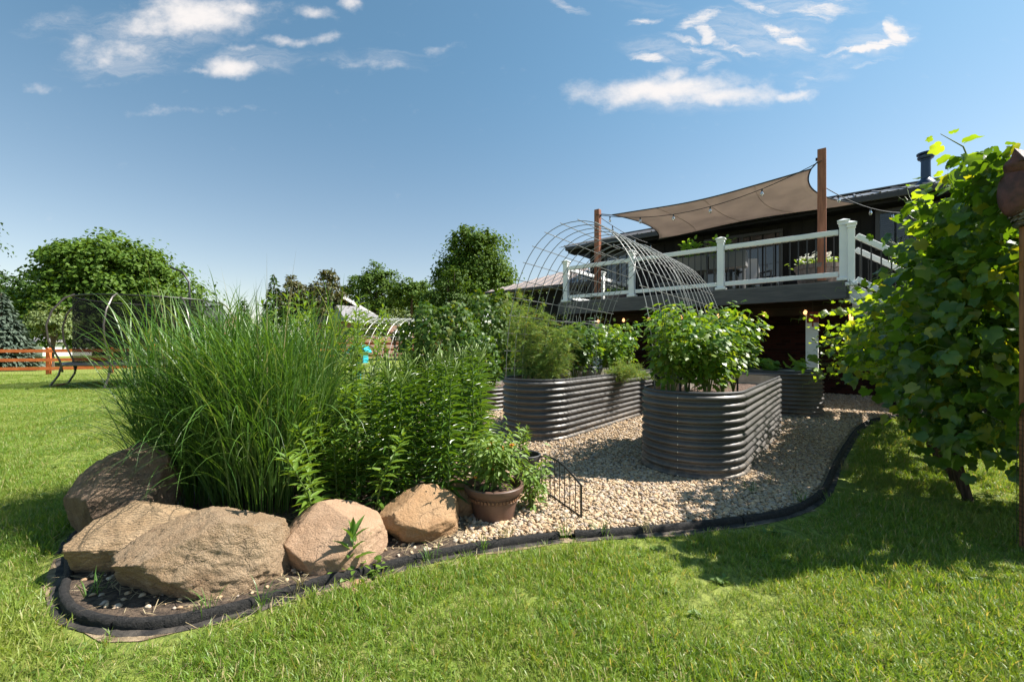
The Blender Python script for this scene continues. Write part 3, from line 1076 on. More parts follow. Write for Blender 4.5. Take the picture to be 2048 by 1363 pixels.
# ---- shade sail and its two posts
PR, PL = H(.34, .32, 0), H(4.9, .32, 0)
posts = []
for p, h, lab in ((PR, 4.86, 'tall square cedar post at the right end of the shade sail'), (PL, 4.66, 'tall square cedar post at the left end of the shade sail')):
    r_ = thing('sail_post', lab, 'post', p + Vector((0, 0, DZ)), 'cedar posts holding the shade sail')
    MB().hexa(p + Vector((0, 0, (h + DZ) / 2)), E * .066, D * .066, (0, 0, (h - DZ) / 2)).build('shaft', M['cedar'], r_, bevel=.006)
    MB().hexa(p + Vector((0, 0, DZ + .03)), E * .1, D * .1, (0, 0, .03)).build('base_bracket', M['black_metal'], r_)
    MB().lathe(p + Vector((0, 0, h - .16)) + E * (.075 if p is PR else -.075), [(.001, -.02), (.03, -.02), (.03, .02), (.001, .02)], 10, E).build('eye_bolt', M['black_metal'], r_)

SA = at(1622, 338, 8.3)      # front right, by the tall post
SB = at(1224, 430, 11.0)     # front left
SCn = H(4.55, 3.62, 4.50)    # house side, left
SD = H(-.25, 3.62, 4.62)     # house side, right
sail = thing('shade_sail', 'taupe cloth shade sail stretched over the deck between posts and eave', 'shade sail', (SA + SCn) / 2)
ns_ = 28
Vs = []
for j in range(ns_ + 1):
    for i in range(ns_ + 1):
        u, v = i / ns_, j / ns_
        uu = .5 + (u - .5) * (1 - .17 * 4 * v * (1 - v))
        vv = .5 + (v - .5) * (1 - .20 * 4 * u * (1 - u))
        p = (SA * (1 - uu) + SB * uu) * (1 - vv) + (SD * (1 - uu) + SCn * uu) * vv
        p = p + Vector((0, 0, -.10 * math.sin(math.pi * u) * math.sin(math.pi * v) + .012 * math.sin(9 * u + 4 * v)))
        Vs.append(p)
ids = np.arange((ns_ + 1) ** 2).reshape(ns_ + 1, ns_ + 1)
Fs = np.stack([ids[:-1, :-1], ids[:-1, 1:], ids[1:, 1:], ids[1:, :-1]], -1).reshape(-1, 4)
cl = raw_obj('cloth', np.array([tuple(p) for p in Vs]), Fs, M['sail'], sail, True)
md = cl.modifiers.new('thick', 'SOLIDIFY')
md.thickness = .006
n1_ = ns_ + 1
edge_lists = [[Vs[i] for i in range(n1_)], [Vs[(n1_ - 1) * n1_ + i] for i in range(n1_)], [Vs[i * n1_] for i in range(n1_)], [Vs[i * n1_ + n1_ - 1] for i in range(n1_)]]
for el in edge_lists:
    MB().tube(el, .014, 6).build('hem', M['dark_trim'], sail, True)
for k_ in (7, 14, 21):
    MB().tube([Vs[j * n1_ + k_] - Vector((0, 0, .004)) for j in range(n1_)], .005, 4).build('seam', M['sail'], sail, True)
for a, b in ((SA, PR + Vector((0, 0, 4.72))), (SB, PL + Vector((0, 0, 4.56))), (SCn, H(4.6, 3.75, 4.62)), (SD, H(-.35, 3.75, 4.68))):
    MB().tube([a, b], .012, 5).build('rope', M['cable'], sail)


# ---- string lights
def bulb(root, p, lit=False, sc=1.0):
    p = Vector(p)
    s = MB().lathe(p, [(.001, .0), (.014, 0), (.016, -.05), (.001, -.05)], 8).build('socket', M['cable'], root)
    MB().lathe(p + Vector((0, 0, -.05)), [(.013, 0), (.028 * sc, -.035), (.03 * sc, -.06), (.018 * sc, -.085), (.001, -.092)], 10).build('bulb', M['bulb_lit' if lit else 'bulb'], s, True)


def catenary(a, b, sag, n=16):
    a, b = Vector(a), Vector(b)
    return [a.lerp(b, i / n) + Vector((0, 0, -4 * sag * (i / n) * (1 - i / n))) for i in range(n + 1)]


sl = thing('string_lights', 'string of clear bulbs sagging under the shade sail between its posts', 'string lights', PL + Vector((0, 0, 4.5)))
a_, b_ = PL + Vector((0, 0, 4.52)), PR + Vector((0, 0, 4.62))
cv = catenary(a_ - D * .1, b_ - D * .1, .42, 24)
MB().tube(cv, .008, 5).build('cable', M['cable'], sl)
for f_ in (.1, .25, .42, .6, .8):
    bulb(sl, cv[int(f_ * 24)])
cv = catenary(a_, H(4.3, 3.6, 4.25), .15)
MB().tube(cv, .008, 5).build('cable', M['cable'], sl)
for f_ in (.2, .5, .8):
    bulb(sl, cv[int(f_ * 16)])
cv = catenary(PR + Vector((0, 0, 4.2)), H(-1.6, 3.7, 4.3), .3)
MB().tube(cv, .008, 5).build('cable', M['cable'], sl)
for f_ in (.18, .4, .58, .8):
    bulb(sl, cv[int(f_ * 16)])
sl2 = thing('string_lights', 'string of small lit bulbs along the beam under the deck', 'string lights', H(2, .75, 2.0))
pts = [H(s, .76, 2.0 + .02 * math.sin(s * 5)) for s in np.linspace(-.05, 5.6, 26)]
MB().tube(pts, .006, 5).build('cable', M['cable'], sl2)
for s in (.12, .62, 1.32, 2.2, 3.0, 3.75, 4.4, 5.1):
    bulb(sl2, H(s, .745, 1.99), True, 1.2)
cv = catenary(H(-.08, .76, 2.0), H(-.1, 3.9, 2.0), .1)
MB().tube(cv, .006, 5).build('cable', M['cable'], sl2)
for i in (3, 5, 8):
    bulb(sl2, cv[i], True, 1.2)

lan = thing('hanging_lantern', 'small red woven lantern hanging in front of the white column', 'lantern', H(.47, .55, 1.78))
lc = H(.49, .55, 1.78)
lb = MB()
for k in range(10):
    z = -.09 + k * .02
    lb.lathe(lc + Vector((0, 0, z)), [(.082 if k % 2 else .088, -.008), (.09 if k % 2 else .096, 0), (.082 if k % 2 else .088, .008)], 18)
for k in range(18):
    a = 2 * math.pi * k / 18
    lb.tube([lc + Vector((math.cos(a) * .088, math.sin(a) * .088, -.1)), lc + Vector((math.cos(a) * .088, math.sin(a) * .088, .1))], .006, 4)
lb.build('basket', M['lantern'], lan)
MB().lathe(lc, [(.001, -.095), (.078, -.095), (.078, .095), (.001, .095)], 18).build('liner', M['shadow_hole'], lan)
MB().tube([lc + Vector((0, 0, .09)), lc + Vector((0, 0, .34))], .004, 5).build('cord', M['cable'], lan)
MB().tube([lc + Vector((0, 0, -.1)), lc + Vector((0, 0, -.18))], [.01, .018], 6).build('tassel', M['lantern'], lan)

# ================================================================== RAISED BEDS
def stadium(c, d, L, r, n=18):
    """closed path round a rounded bed: c = centre of the near end, d = direction, L = straight length"""
    c, d = np.array(c[:2], float), np.array(d[:2], float)
    nrm = np.array([d[1], -d[0]])     # right-hand side
    P, N, seg = [], [], []
    for k in range(n + 1):            # near end, from right to left
        a = math.pi * k / n
        u = nrm * math.cos(a) - d * math.sin(a)
        P.append(c + u * r)
        N.append(u)
        seg.append(0 if k < n / 2 else 1)
    m = 8
    for k in range(1, m):             # left side
        P.append(c - nrm * r + d * L * k / m)
        N.append(-nrm)
        seg.append(2 if k < m / 2 else 3)
    for k in range(n + 1):            # far end
        a = math.pi * k / n
        u = -nrm * math.cos(a) + d * math.sin(a)
        P.append(c + d * L + u * r)
        N.append(u)
        seg.append(4 if k < n / 2 else 5)
    for k in range(1, m):
        P.append(c + nrm * r + d * L * (1 - k / m))
        N.append(nrm)
        seg.append(6 if k < m / 2 else 7)
    return np.array(P), np.array(N), np.array(seg)


def raised_bed(label, c, d, L, r, Hh, ribs, soil_drop=.13):
    root = thing('raised_bed', label, 'raised bed', (c[0] + d[0] * L / 2, c[1] + d[1] * L / 2, .02), 'corrugated metal raised beds')
    P, N, seg = stadium(c, d, L, r)
    zs = np.linspace(0, 1, ribs * 8 + 1)
    ph = (zs * ribs) % 1.0
    prof = np.where(ph < .78, np.sin(np.pi * np.clip(ph / .78, 0, 1)) ** .7, 0) * .031
    prof[-1] = 0
    n = len(P)
    for sgi in range(8):
        idx = [i for i in range(n) if seg[i] == sgi]
        nxt = (idx[-1] + 1) % n
        idx = idx + [nxt]
        lap = .0025 if sgi % 2 else 0
        V = []
        for z, o in zip(zs, prof):
            for q, i in enumerate(idx):
                p = P[i] + N[i] * (o + lap)
                if q == len(idx) - 1 and sgi % 2:      # run past the joint so that panels overlap
                    tdir = P[i] - P[idx[-2]]
                    p = p + tdir / max(np.linalg.norm(tdir), 1e-6) * .03
                V.append((p[0], p[1], .015 + z * Hh))
        m = len(idx)
        Fc = [(a * m + b, a * m + b + 1, (a + 1) * m + b + 1, (a + 1) * m + b) for a in range(len(zs) - 1) for b in range(m - 1)]
        raw_obj('panel', V, Fc, M['bed'], root, True)
    # bright lining of the inner face, rim and soil
    V = []
    for z in (Hh - .32, Hh - .24, Hh - .235, Hh - .16, Hh - .155, Hh - .08, Hh - .075, Hh - .005):
        for i in range(n):
            off = .012 + (.012 if int(round((Hh - z) / .04)) % 2 else 0)
            V.append((*(P[i] - N[i] * off), .015 + z))
    Fc = [(a * n + (b + 1) % n, a * n + b, (a + 1) * n + b, (a + 1) * n + (b + 1) % n) for a in range(7) for b in range(n)]
    raw_obj('lining', V, Fc, M['silver'], root, True)
    rim = MB()
    pts = [Vector((*p, Hh + .015)) for p in P]
    rim.tube(pts + [pts[0]], .014, 8, False)
    rim.build('rim', M['black_pot'], root, True)
    so = []
    rr = np.linspace(0, 1, 7)
    cen = np.array(c[:2]) + np.array(d[:2]) * L / 2
    for a in rr:
        for i in range(n):
            p = cen + (P[i] - N[i] * .012 - cen) * a
            so.append((p[0], p[1], Hh - soil_drop + (RNG.uniform(-.015, .015) if 0 < a < .99 else 0)))
    Fc = [(a * n + b, a * n + (b + 1) % n, (a + 1) * n + (b + 1) % n, (a + 1) * n + b) for a in range(6) for b in range(n)]
    raw_obj('soil', so, Fc, M['soil'], root, True)
    # bolts down the joints
    bo = MB()
    for i in [0, 9, 18, 22, 26, 29, 35, 44, 48, 51]:
        if i >= n:
            continue
        for k in range(ribs):
            if k % 2 == 0 or i in (9, 22, 48):
                z = .015 + (k + .39) / ribs * Hh
                p = P[i] + N[i] * .026
                bo.lathe((p[0], p[1], z), [(.001, .006), (.007, .004), (.009, -.003)], 6, Vector((N[i][0], N[i][1], 0)))
    bo.build('bolt', M['bolt'], root)['kind'] = 'stuff'
    return root


BD = (.6198, .7848)
BN = (.7848, -.6198)
C1 = (1.80, 4.25)
raised_bed('tall dark corrugated raised bed in front, full of leafy pepper plants', C1, BD, 2.55, .455, .775, 11)
C2 = (.36, 5.80)
raised_bed('long dark corrugated raised bed behind the bow fence, with feathery dill', C2, BD, 2.9, .455, .775, 10)
raised_bed('low brownish corrugated raised bed half hidden behind the tall lilies', (-.55, 8.35), BD, 2.4, .5, .44, 6, .05)
dE = (-.7848, .6198)
raised_bed('tall dark corrugated raised bed with squash leaves nearest the white column', (4.97, 7.62), dE, 1.7, .46, .775, 11, .05)


# ================================================================== WIRE ARCHES
def bn(n_, t_, z):
    return Vector((n_ * BN[0] + t_ * BD[0], n_ * BN[1] + t_ * BD[1], z))


def arch_curve(a, b, z0, rise, n=40):
    out = []
    for i in range(n + 1):
        th = math.pi * i / n
        f_ = .5 - .5 * math.copysign(abs(math.cos(th)) ** .9, math.cos(th))
        p = a.lerp(b, f_)
        z = z0 + rise * (math.sin(th) ** .8)
        # straight legs, round head
        out.append(Vector((p.x, p.y, z)))
    return out


def wire_arch(label, La, Lb, Ra, Rb, z0, rise_a, rise_b, panels, arcs, crosses, group, r=.0050, m='wire'):
    root = thing('wire_arch', label, 'trellis', (La + Ra) / 2 + Vector((0, 0, z0)), group)
    for pi in range(panels):
        f0, f1 = pi / panels, (pi + 1) / panels + (.03 if pi < panels - 1 else 0)
        grid = []
        for k in range(arcs):
            f_ = f0 + (f1 - f0) * k / (arcs - 1)
            a, b = La.lerp(Lb, f_), Ra.lerp(Rb, f_)
            zoff = .03 * pi
            cv = arch_curve(a, b, z0, rise_a + (rise_b - rise_a) * f_ + zoff)
            grid.append(cv)
            MB().tube(cv, r, 5).build('arc_wire', M[m], root, True)
        # cross wires, evenly along the arc
        ref = np.array([tuple(p) for p in grid[0]])
        cum = np.concatenate([[0], np.cumsum(np.linalg.norm(np.diff(ref, axis=0), axis=1))])
        for q in range(crosses):
            tpos = cum[-1] * (q + .5) / crosses
            i = int(np.searchsorted(cum, tpos)) - 1
            i = min(max(i, 0), len(ref) - 2)
            fr = (tpos - cum[i]) / (cum[i + 1] - cum[i])
            pts = [g_[i].lerp(g_[i + 1], fr) + Vector((0, 0, .006)) for g_ in grid]
            e0 = (pts[0] - pts[1]).normalized() * .05
            MB().tube([pts[0] + e0] + pts + [pts[-1] - e0], r, 5).build('cross_wire', M[m], root, True)
    return root


wire_arch('tall bare wire mesh arch spanning the gravel between two raised beds', bn(-3.66, 4.5, 0), bn(-3.4, 6.95, 0), bn(-1.62, 4.5, 0), bn(-1.42, 7.0, 0), .55, 2.17, 2.02, 2, 9, 22, 'wire mesh garden arches')
wire_arch('silver wire mesh arch on the lawn with a few climbing stems', Vector((-4.0, 10.4, 0)), Vector((-2.75, 10.6, 0)), Vector((-3.3, 13.2, 0)), Vector((-2.0, 13.4, 0)), 0, 2.0, 2.0, 1, 8, 20, 'wire mesh garden arches', .006, 'wire_bright')

# plant stakes
for p, h, lab in ((bn(-1.42, 4.72, .6), 1.52, 'dark green stake standing before the pepper plants of the front bed'), (bn(-1.06, 5.75, .6), 1.46, 'dark green stake among the pepper plants farther back in the front bed'), (bn(-3.25, 6.9, .6), 1.3, 'thin dark stake among the tomato plants of the long bed')):
    q = thing('plant_stake', lab, 'stake', p)
    MB().tube([p, p + Vector((0, 0, h - .6))], .0115, 8).build('rod', M['stake'], q, True)
    kb = MB()
    for i in range(12):
        z = (h - .6) * (i + .5) / 12
        kb.lathe(p + Vector((0, 0, z)), [(.0115, -.006), (.0145, 0), (.0115, .006)], 8)
    kb.build('ridges', M['stake'], q)

# wire plant support in the long bed
cg = thing('plant_cage', 'thin galvanised wire plant cage beside the dill in the long bed', 'plant cage', bn(-3.2, 5.9, .6))
for k in range(4):
    a = math.pi / 2 * k + .4
    MB().tube([bn(-3.2, 5.95, .62) + Vector((math.cos(a) * .14, math.sin(a) * .14, 0)), bn(-3.2, 5.95, 1.7) + Vector((math.cos(a) * .2, math.sin(a) * .2, 0))], .0035, 5).build('upright_wire', M['wire'], cg)
for z, r_ in ((.9, .15), (1.25, .175), (1.6, .195)):
    ring = [bn(-3.2, 5.95, z) + Vector((math.cos(a) * r_, math.sin(a) * r_, 0)) for a in np.linspace(0, 2 * math.pi, 17)]
    MB().tube(ring, .0035, 5).build('ring_wire', M['wire'], cg)

# ================================================================== KERB
PROF = [(-.022, 0), (-.022, .028), (-.016, .042), (-.005, .049), (.007, .048), (.017, .04), (.022, .024), (.022, 0)]
FPROF = [(.022, 0.004), (.022, .010), (.045, .008), (.054, .005), (.054, 0.002)]


def resample(pts, step):
    P = np.array([(p.x, p.y) for p in pts])
    for _ in range(2):      # round the corners
        Q = [P[0]]
        for a, b in zip(P[:-1], P[1:]):
            Q += [a * .75 + b * .25, a * .25 + b * .75]
        Q.append(P[-1])
        P = np.array(Q)
    d = np.concatenate([[0], np.cumsum(np.linalg.norm(np.diff(P, axis=0), axis=1))])
    n = max(2, int(d[-1] / step))
    s = np.linspace(0, d[-1], n + 1)
    return np.stack([np.interp(s, d, P[:, i]) for i in (0, 1)], -1), d[-1]


def sweep(P, prof, jitter=0.0):
    T = unit(np.gradient(P, axis=0))
    Nr = np.stack([T[:, 1], -T[:, 0]], -1)
    V = []
    for i in range(len(P)):
        j = RNG.uniform(-jitter, jitter, (len(prof), 2)) if jitter else np.zeros((len(prof), 2))
        for (o, z), jj in zip(prof, j):
            p = P[i] + Nr[i] * (o + jj[0])
            V.append((p[0], p[1], max(0.001, z + (jj[1] if z > .003 else 0))))
    m = len(prof)
    Fc = [(i * m + k, i * m + (k + 1) % m, (i + 1) * m + (k + 1) % m, (i + 1) * m + k) for i in range(len(P) - 1) for k in range(m)]
    return V, Fc, m


def kerb(label, pts, seg_len=1.2):
    P, L = resample(pts, .03)
    root = thing('garden_edging', label, 'garden edging', (P[len(P) // 2][0], P[len(P) // 2][1], 0), 'black rubber garden edging')
    n = max(1, round(L / seg_len))
    cuts = np.linspace(0, len(P) - 1, n + 1).astype(int)
    for a, b in zip(cuts[:-1], cuts[1:]):
        Q = P[a:b + 1].copy()
        if len(Q) < 4:
            continue
        tdir = unit((Q[1] - Q[0])[None])[0]
        Q[0] = Q[0] + tdir * .008
        for nm, pr, m_, jt in (('edging_strip', PROF, 'rubber', .0022), ('flange', FPROF, 'flange', .003)):
            V, Fc, m = sweep(Q, pr, jt)
            mb = MB()
            mb.add(V, Fc)
            mb.f.append(tuple(range(m))[::-1])
            mb.f.append(tuple(len(V) - m + k for k in range(m)))
            mb.build(nm, M[m_], root, True)
    return root


kerb('black rubber edging curving below the boulders and the brown pot', LEFT_TURN[::-1] + K0)
kerb('black rubber edging between the front gravel and the shaded lawn', K1)
kerb('black rubber edging at the back of the planted bed behind the ornamental grass', [KERB_BACK[-1]] + KERB_BACK[-2::-1] + [Vector((-2.6, 2.5, 0))])


# ================================================================== BOULDERS
from mathutils import noise as mnoise


def boulder(name, label, c, half, rot, cuts, seed, m, lump=.16, rough=.012, grain=(0, 0, 1)):
    import bmesh
    bm = bmesh.new()
    bmesh.ops.create_icosphere(bm, subdivisions=6, radius=1)
    R = Matrix.Rotation(rot, 3, 'Z')
    off = Vector((seed * 3.7, seed * 1.3, seed * 2.1))
    cn = [(Vector(n_).normalized(), d_) for n_, d_ in cuts]
    for v in bm.verts:
        p = v.co.copy()
        p *= 1 + lump * mnoise.noise(p * 1.3 + off) + lump * .45 * mnoise.noise(p * 2.9 + off)
        for n_, d_ in cn:
            e = p.dot(n_) - d_
            if e > 0:
                p -= n_ * (e * .93)
        ro = mnoise.fractal(p * 5 + off, .8, 2.1, 6)
        rg = mnoise.ridged_multi_fractal(p * 2.2 + off, .9, 2.0, 4, 1.0, 2.0)
        hf = mnoise.fractal(p * 14 + off, .7, 2.2, 5)
        cell = mnoise.cell(p * 3.1 + off)
        p += p.normalized() * (rough * 2.4 * ro - rough * 1.0 * rg + rough * 1.5 * hf + rough * .6 * cell)
        p = Vector((p.x * half[0], p.y * half[1], p.z * half[2]))
        v.co = R @ p
    me = bpy.data.meshes.new(name)
    bm.to_mesh(me)
    bm.free()
    me.polygons.foreach_set('use_smooth', np.ones(len(me.polygons), dtype=bool))
    me.materials.append(m)
    o = link(name, me)
    o.location = c
    return tag(o, label, 'boulder', 'boulders edging the planted bed')


def rock_mat(name, c1, c2, c3, band=None, speck=.5):
    m = mat(name, c1, .85, 0, .3)
    t, b, c, v = vary(m, c1, c2, 5, 8, 0, None)
    st = t.ramp(t.noise(v, 2.2, 6, .7, .6), .5, .68, 0, .75)
    c = t.mix(st, c, c3)
    sp = t.ramp(t.noise(v, 90, 3, .8), .56, .7, 0, speck)
    c = t.mix(sp, c, (.06, .045, .035))
    sp2 = t.ramp(t.noise(v, 70, 3, .8), .58, .72, 0, speck * .7)
    c = t.mix(sp2, c, (.55, .48, .4))
    vo = t.node('ShaderNodeTexVoronoi', feature='DISTANCE_TO_EDGE')
    wob_ = t.node('ShaderNodeVectorMath', operation='ADD')
    nz_ = t.node('ShaderNodeTexNoise')
    nz_.inputs['Scale'].default_value = 9
    nz_.inputs['Detail'].default_value = 6
    t.l.new(v, nz_.inputs['Vector'])
    sc__ = t.node('ShaderNodeVectorMath', operation='SCALE')
    sc__.inputs['Scale'].default_value = .22
    t.l.new(nz_.outputs['Color'], sc__.inputs[0])
    t.l.new(v, wob_.inputs[0])
    t.l.new(sc__.outputs[0], wob_.inputs[1])
    t.l.new(wob_.outputs[0], vo.inputs['Vector'])
    vo.inputs['Scale'].default_value = 4.2
    crack = t.math('MULTIPLY', t.ramp(vo.outputs['Distance'], .0, .022, 1, 0), t.ramp(t.noise(v, 3.3, 3), .48, .62))
    c = t.mix(t.math('MULTIPLY', crack, .3), c, (.05, .035, .025))
    lich = t.ramp(t.noise(v, 13, 7, .75), .62, .72, 0, .55)
    c = t.mix(lich, c, (.50, .39, .27))
    dirt = t.ramp(t.noise(v, 6, 6, .7), .56, .75, 0, .5 if speck > .45 else .2)
    c = t.mix(dirt, c, (.10, .065, .04))
    h = t.math('SUBTRACT', t.math('ADD', t.noise(v, 30, 12, .78), t.math('MULTIPLY', t.noise(v, 110, 4, .6), .5)), t.math('MULTIPLY', crack, .25))
    if band:
        wv = t.node('ShaderNodeTexWave', wave_type='BANDS', bands_direction='Z')
        t.l.new(t.mapping(v, rot=band), wv.inputs['Vector'])
        wv.inputs['Scale'].default_value = 20
        wv.inputs['Distortion'].default_value = 7
        wv.inputs['Detail'].default_value = 5
        wv.inputs['Detail Scale'].default_value = 1.6
        c = t.mix(t.ramp(wv.outputs['Fac'], .05, .6, .32, 0), c, (.13, .09, .06))
        h = t.math('ADD', h, t.math('MULTIPLY', wv.outputs['Fac'], .18))
    t.l.new(c, b.inputs['Base Color'])
    bn_ = t.node('ShaderNodeBump')
    bn_.inputs['Strength'].default_value = 1.0
    bn_.inputs['Distance'].default_value = .05 if speck > .45 else .016
    t.l.new(h, bn_.inputs['Height'])
    t.l.new(bn_.outputs[0], b.inputs['Normal'])
    return m


RK1 = rock_mat('dark_brown_rock', (.26, .175, .115), (.34, .24, .165), (.14, .095, .07), None, .6)
RK2 = rock_mat('layered_tan_rock', (.32, .215, .12), (.41, .29, .175), (.19, .125, .075), (.75, .2, .3), .3)
RK3 = rock_mat('grey_tan_granite', (.42, .285, .17), (.52, .375, .24), (.32, .20, .115), None, .6)
RK4 = rock_mat('pink_sandstone', (.37, .235, .145), (.43, .285, .185), (.29, .175, .105), None, .32)
RK5 = rock_mat('orange_tan_rock', (.36, .215, .11), (.42, .265, .145), (.27, .15, .072), None, .3)
boulder('boulder', 'dark brown boulder at the left end under the overhanging grass', (-2.56, 2.84, .2), (.28, .35, .36), .3, [((-.5, -.5, .7), .78), ((.3, -.6, .75), .80), ((-.6, -.75, -.2), .8)], 1, RK1, .18, .012)
boulder('boulder', 'layered tan boulder with thin ridges lying in front of the dark one', (-2.0, 2.36, .125), (.36, .26, .23), .42, [((-.25, -.5, .83), .56), ((-.45, -.8, -.4), .58), ((.5, .2, .85), .7)], 2, RK2, .1, .012)
boulder('boulder', 'largest boulder, grey tan and rough on its sunlit right face', (-1.56, 2.17, .125), (.42, .28, .265), .16, [((-.5, -.22, .84), .66), ((.28, -.92, .26), .70), ((-.5, -.72, -.48), .62), ((.95, -.1, .1), .86), ((.35, .2, .9), .84)], 3, RK3, .15, .014)
boulder('boulder', 'smooth pinkish flat-topped boulder between the largest and the rounded one', (-1.03, 2.44, .10), (.325, .27, .225), -.1, [((.05, -.62, .78), .58), ((.98, -.1, .1), .84), ((-.75, -.3, .6), .74), ((-.5, -.8, -.2), .8), ((.45, .1, .9), .72)], 4, RK4, .11, .006)
boulder('boulder', 'rounded orange tan boulder beside the brown flower pot', (-.57, 2.78, .125), (.265, .25, .185), .4, [((.0, -.6, .8), .66), ((.95, -.3, .1), .8), ((-.6, .1, .8), .75)], 5, RK5, .16, .009)
boulder('boulder', 'small tan boulder squeezed behind the brown flower pot', (-.36, 3.08, .1), (.15, .14, .15), .2, [((.1, -.7, .7), .75)], 6, RK5, .15, .014)
for k, (px, py, s_) in enumerate([(692, 1180, .035), (712, 1172, .028), (735, 1168, .022), (706, 1186, .022)]):
    p = gnd(px, py)
    o = boulder('stone', 'pale pebble lying loose on the grass below the weed', (p.x, p.y, s_ * .5), (s_, s_ * .8, s_ * .7), k, [], 10 + k, RK5 if k % 2 else RK3, .2, .01)
    o['category'] = 'stone'
    o['group'] = 'loose pebbles on the grass'

# ================================================================== POTS AND BOW FENCE
POT = Vector((-.125, 2.98, .0))
pot = thing('flower_pot', 'brown resin flower pot with a beaded band, next to the rounded boulder', 'flower pot', POT)
MB().lathe(POT, [(.001, .02), (.125, .02), (.13, .0), (.135, .01), (.165, .15), (.178, .2), (.181, .205), (.20, .21), (.207, .22), (.208, .25), (.203, .256), (.188, .256), (.183, .24), (.175, .20)], 40).build('body', M['terracotta'], pot, True)
bd = MB()
for k in range(44):
    a = 2 * math.pi * k / 44
    bd.hexa(POT + Vector((math.cos(a) * .1755, math.sin(a) * .1755, .172)), Vector((-math.sin(a), math.cos(a), 0)) * .008, Vector((math.cos(a), math.sin(a), 0)) * .004, (0, 0, .009))
bd.lathe(POT, [(.174, .158), (.178, .160), (.175, .163)], 40)
bd.build('beaded_band', M['terracotta_band'], pot)['kind'] = 'stuff'
MB().lathe(POT, [(.001, .215), (.1, .212), (.181, .205)], 24).build('soil', M['soil'], pot, True)
POT2 = Vector((.115, 3.62, .0))
pot2 = thing('flower_pot', 'black resin pot standing behind the brown flower pot', 'flower pot', POT2)
MB().lathe(POT2, [(.001, .02), (.09, .02), (.093, 0), (.095, .01), (.118, .26), (.13, .27), (.132, .30), (.126, .304), (.116, .30), (.112, .26), (.10, .12)], 32).build('body', M['black_pot'], pot2, True)
MB().lathe(POT2, [(.001, .2), (.108, .2)], 20).build('soil', M['soil'], pot2)

fa, fb = Vector((.475, 2.93, .02)), Vector((.185, 3.66, .02))
bow = thing('bow_fence', 'small black metal bow-topped fence panel stuck in the gravel by the pots', 'garden fence', (fa + fb) / 2)
top = [fa.lerp(fb, f_) + Vector((0, 0, .235 + .085 * math.sin(math.pi * f_))) for f_ in np.linspace(0, 1, 15)]
MB().tube(top, .0075, 6).build('top_rail', M['black_metal'], bow, True)
for p in (fa, fb):
    MB().tube([p + Vector((0, 0, -.03)), p + Vector((0, 0, .238))], .008, 6).build('post', M['black_metal'], bow)
MB().tube([fa + Vector((0, 0, .022)), fb + Vector((0, 0, .022))], .006, 6).build('bottom_rail', M['black_metal'], bow)
for i in range(1, 10):
    f_ = i / 10
    p = fa.lerp(fb, f_)
    MB().tube([p + Vector((0, 0, .02)), p + Vector((0, 0, .235 + .085 * math.sin(math.pi * f_)))], .0035, 5).build('bar', M['black_metal'], bow)

# ================================================================== DECK FURNITURE
def planter(label, p, r_, h, nfl, cat='planter'):
    root = thing('planter', label, cat, p)
    MB().lathe(p, [(.001, .0), (r_ * .8, 0), (r_ * .86, .05), (r_ * .97, h * .7), (r_ * .97, h * .78), (r_ * 1.04, h * .8), (r_ * 1.05, h), (r_ * .95, h), (r_ * .9, h - .05), (.001, h - .06)], 32).build('tub', M['planter'], root, True)
    n = 260
    pos = np.c_[RNG.normal(0, r_ * .45, n), RNG.normal(0, r_ * .45, n), rnd(n, h - .03, h + .12)] + np.array(p)
    ax = unit(np.c_[RNG.normal(size=(n, 2)), rnd(n, .1, .9)])
    leaves(root, T_OVAL, M['lf_zinnia'], pos, ax, rdir(n) + np.array([0, 0, 1.2]), rnd(n, .06, .1), rnd(n, .03, .05))
    for k in range(nfl):
        a, rr = RNG.uniform(0, 6.28), r_ * .9 * math.sqrt(RNG.uniform(0, 1))
        c = np.array(p) + np.array([math.cos(a) * rr, math.sin(a) * rr, h + RNG.uniform(.08, .24)])
        nn = 5
        an = np.arange(nn) * 2 * math.pi / nn + RNG.uniform(0, 6)
        tl = unit(RNG.normal(size=3) * .5 + np.array([-.5, -.6, .7]))
        u_ = unit(np.cross(tl, [0, 0, 1.0]))
        v_ = np.cross(tl, u_)
        axs = np.cos(an)[:, None] * u_ + np.sin(an)[:, None] * v_
        V, Fa = leaf_arrays(T_OVAL, np.repeat(c[None], nn, 0), axs, np.repeat(tl[None], nn, 0), np.full(nn, .042), np.full(nn, .036))
        raw_obj('flower', V, Fa, M['petal_white'], root)
    return root


planter('round weathered planter of white flowers at the right corner of the deck', H(.42, .62, DZ), .36, .40, 55)
planter('round planter with low plants at the far left corner of the deck', H(5.1, 1.9, DZ), .3, .38, 14)


def patio_chair(label, p, yaw, m):
    root = thing('patio_chair', label, 'chair', p, 'chairs on the deck')
    u = Vector((math.cos(yaw), math.sin(yaw), 0))
    v = Vector((-u.y, u.x, 0))
    z = Vector((0, 0, 1))
    p = Vector(p)
    MB().hexa(p + z * .42, u * .28, v * .27, z * .04).build('seat', m, root, bevel=.02)
    MB().hexa(p + z * .72 - u * .3, z * .32 - u * .08, v * .27, u * .03).build('backrest', m, root, bevel=.02)
    for i in (-1, 1):
        MB().beam(p + u * .25 + v * .29 * i + z * .63, p - u * .3 + v * .29 * i + z * .66, .06, .03).build('arm', M['dark_trim'], root)
        for j in (-1, 1):
            MB().beam(p + u * .24 * j + v * .29 * i, p + u * .24 * j + v * .29 * i + z * .62, .035, .035, u).build('leg', M['dark_trim'], root)
    return root


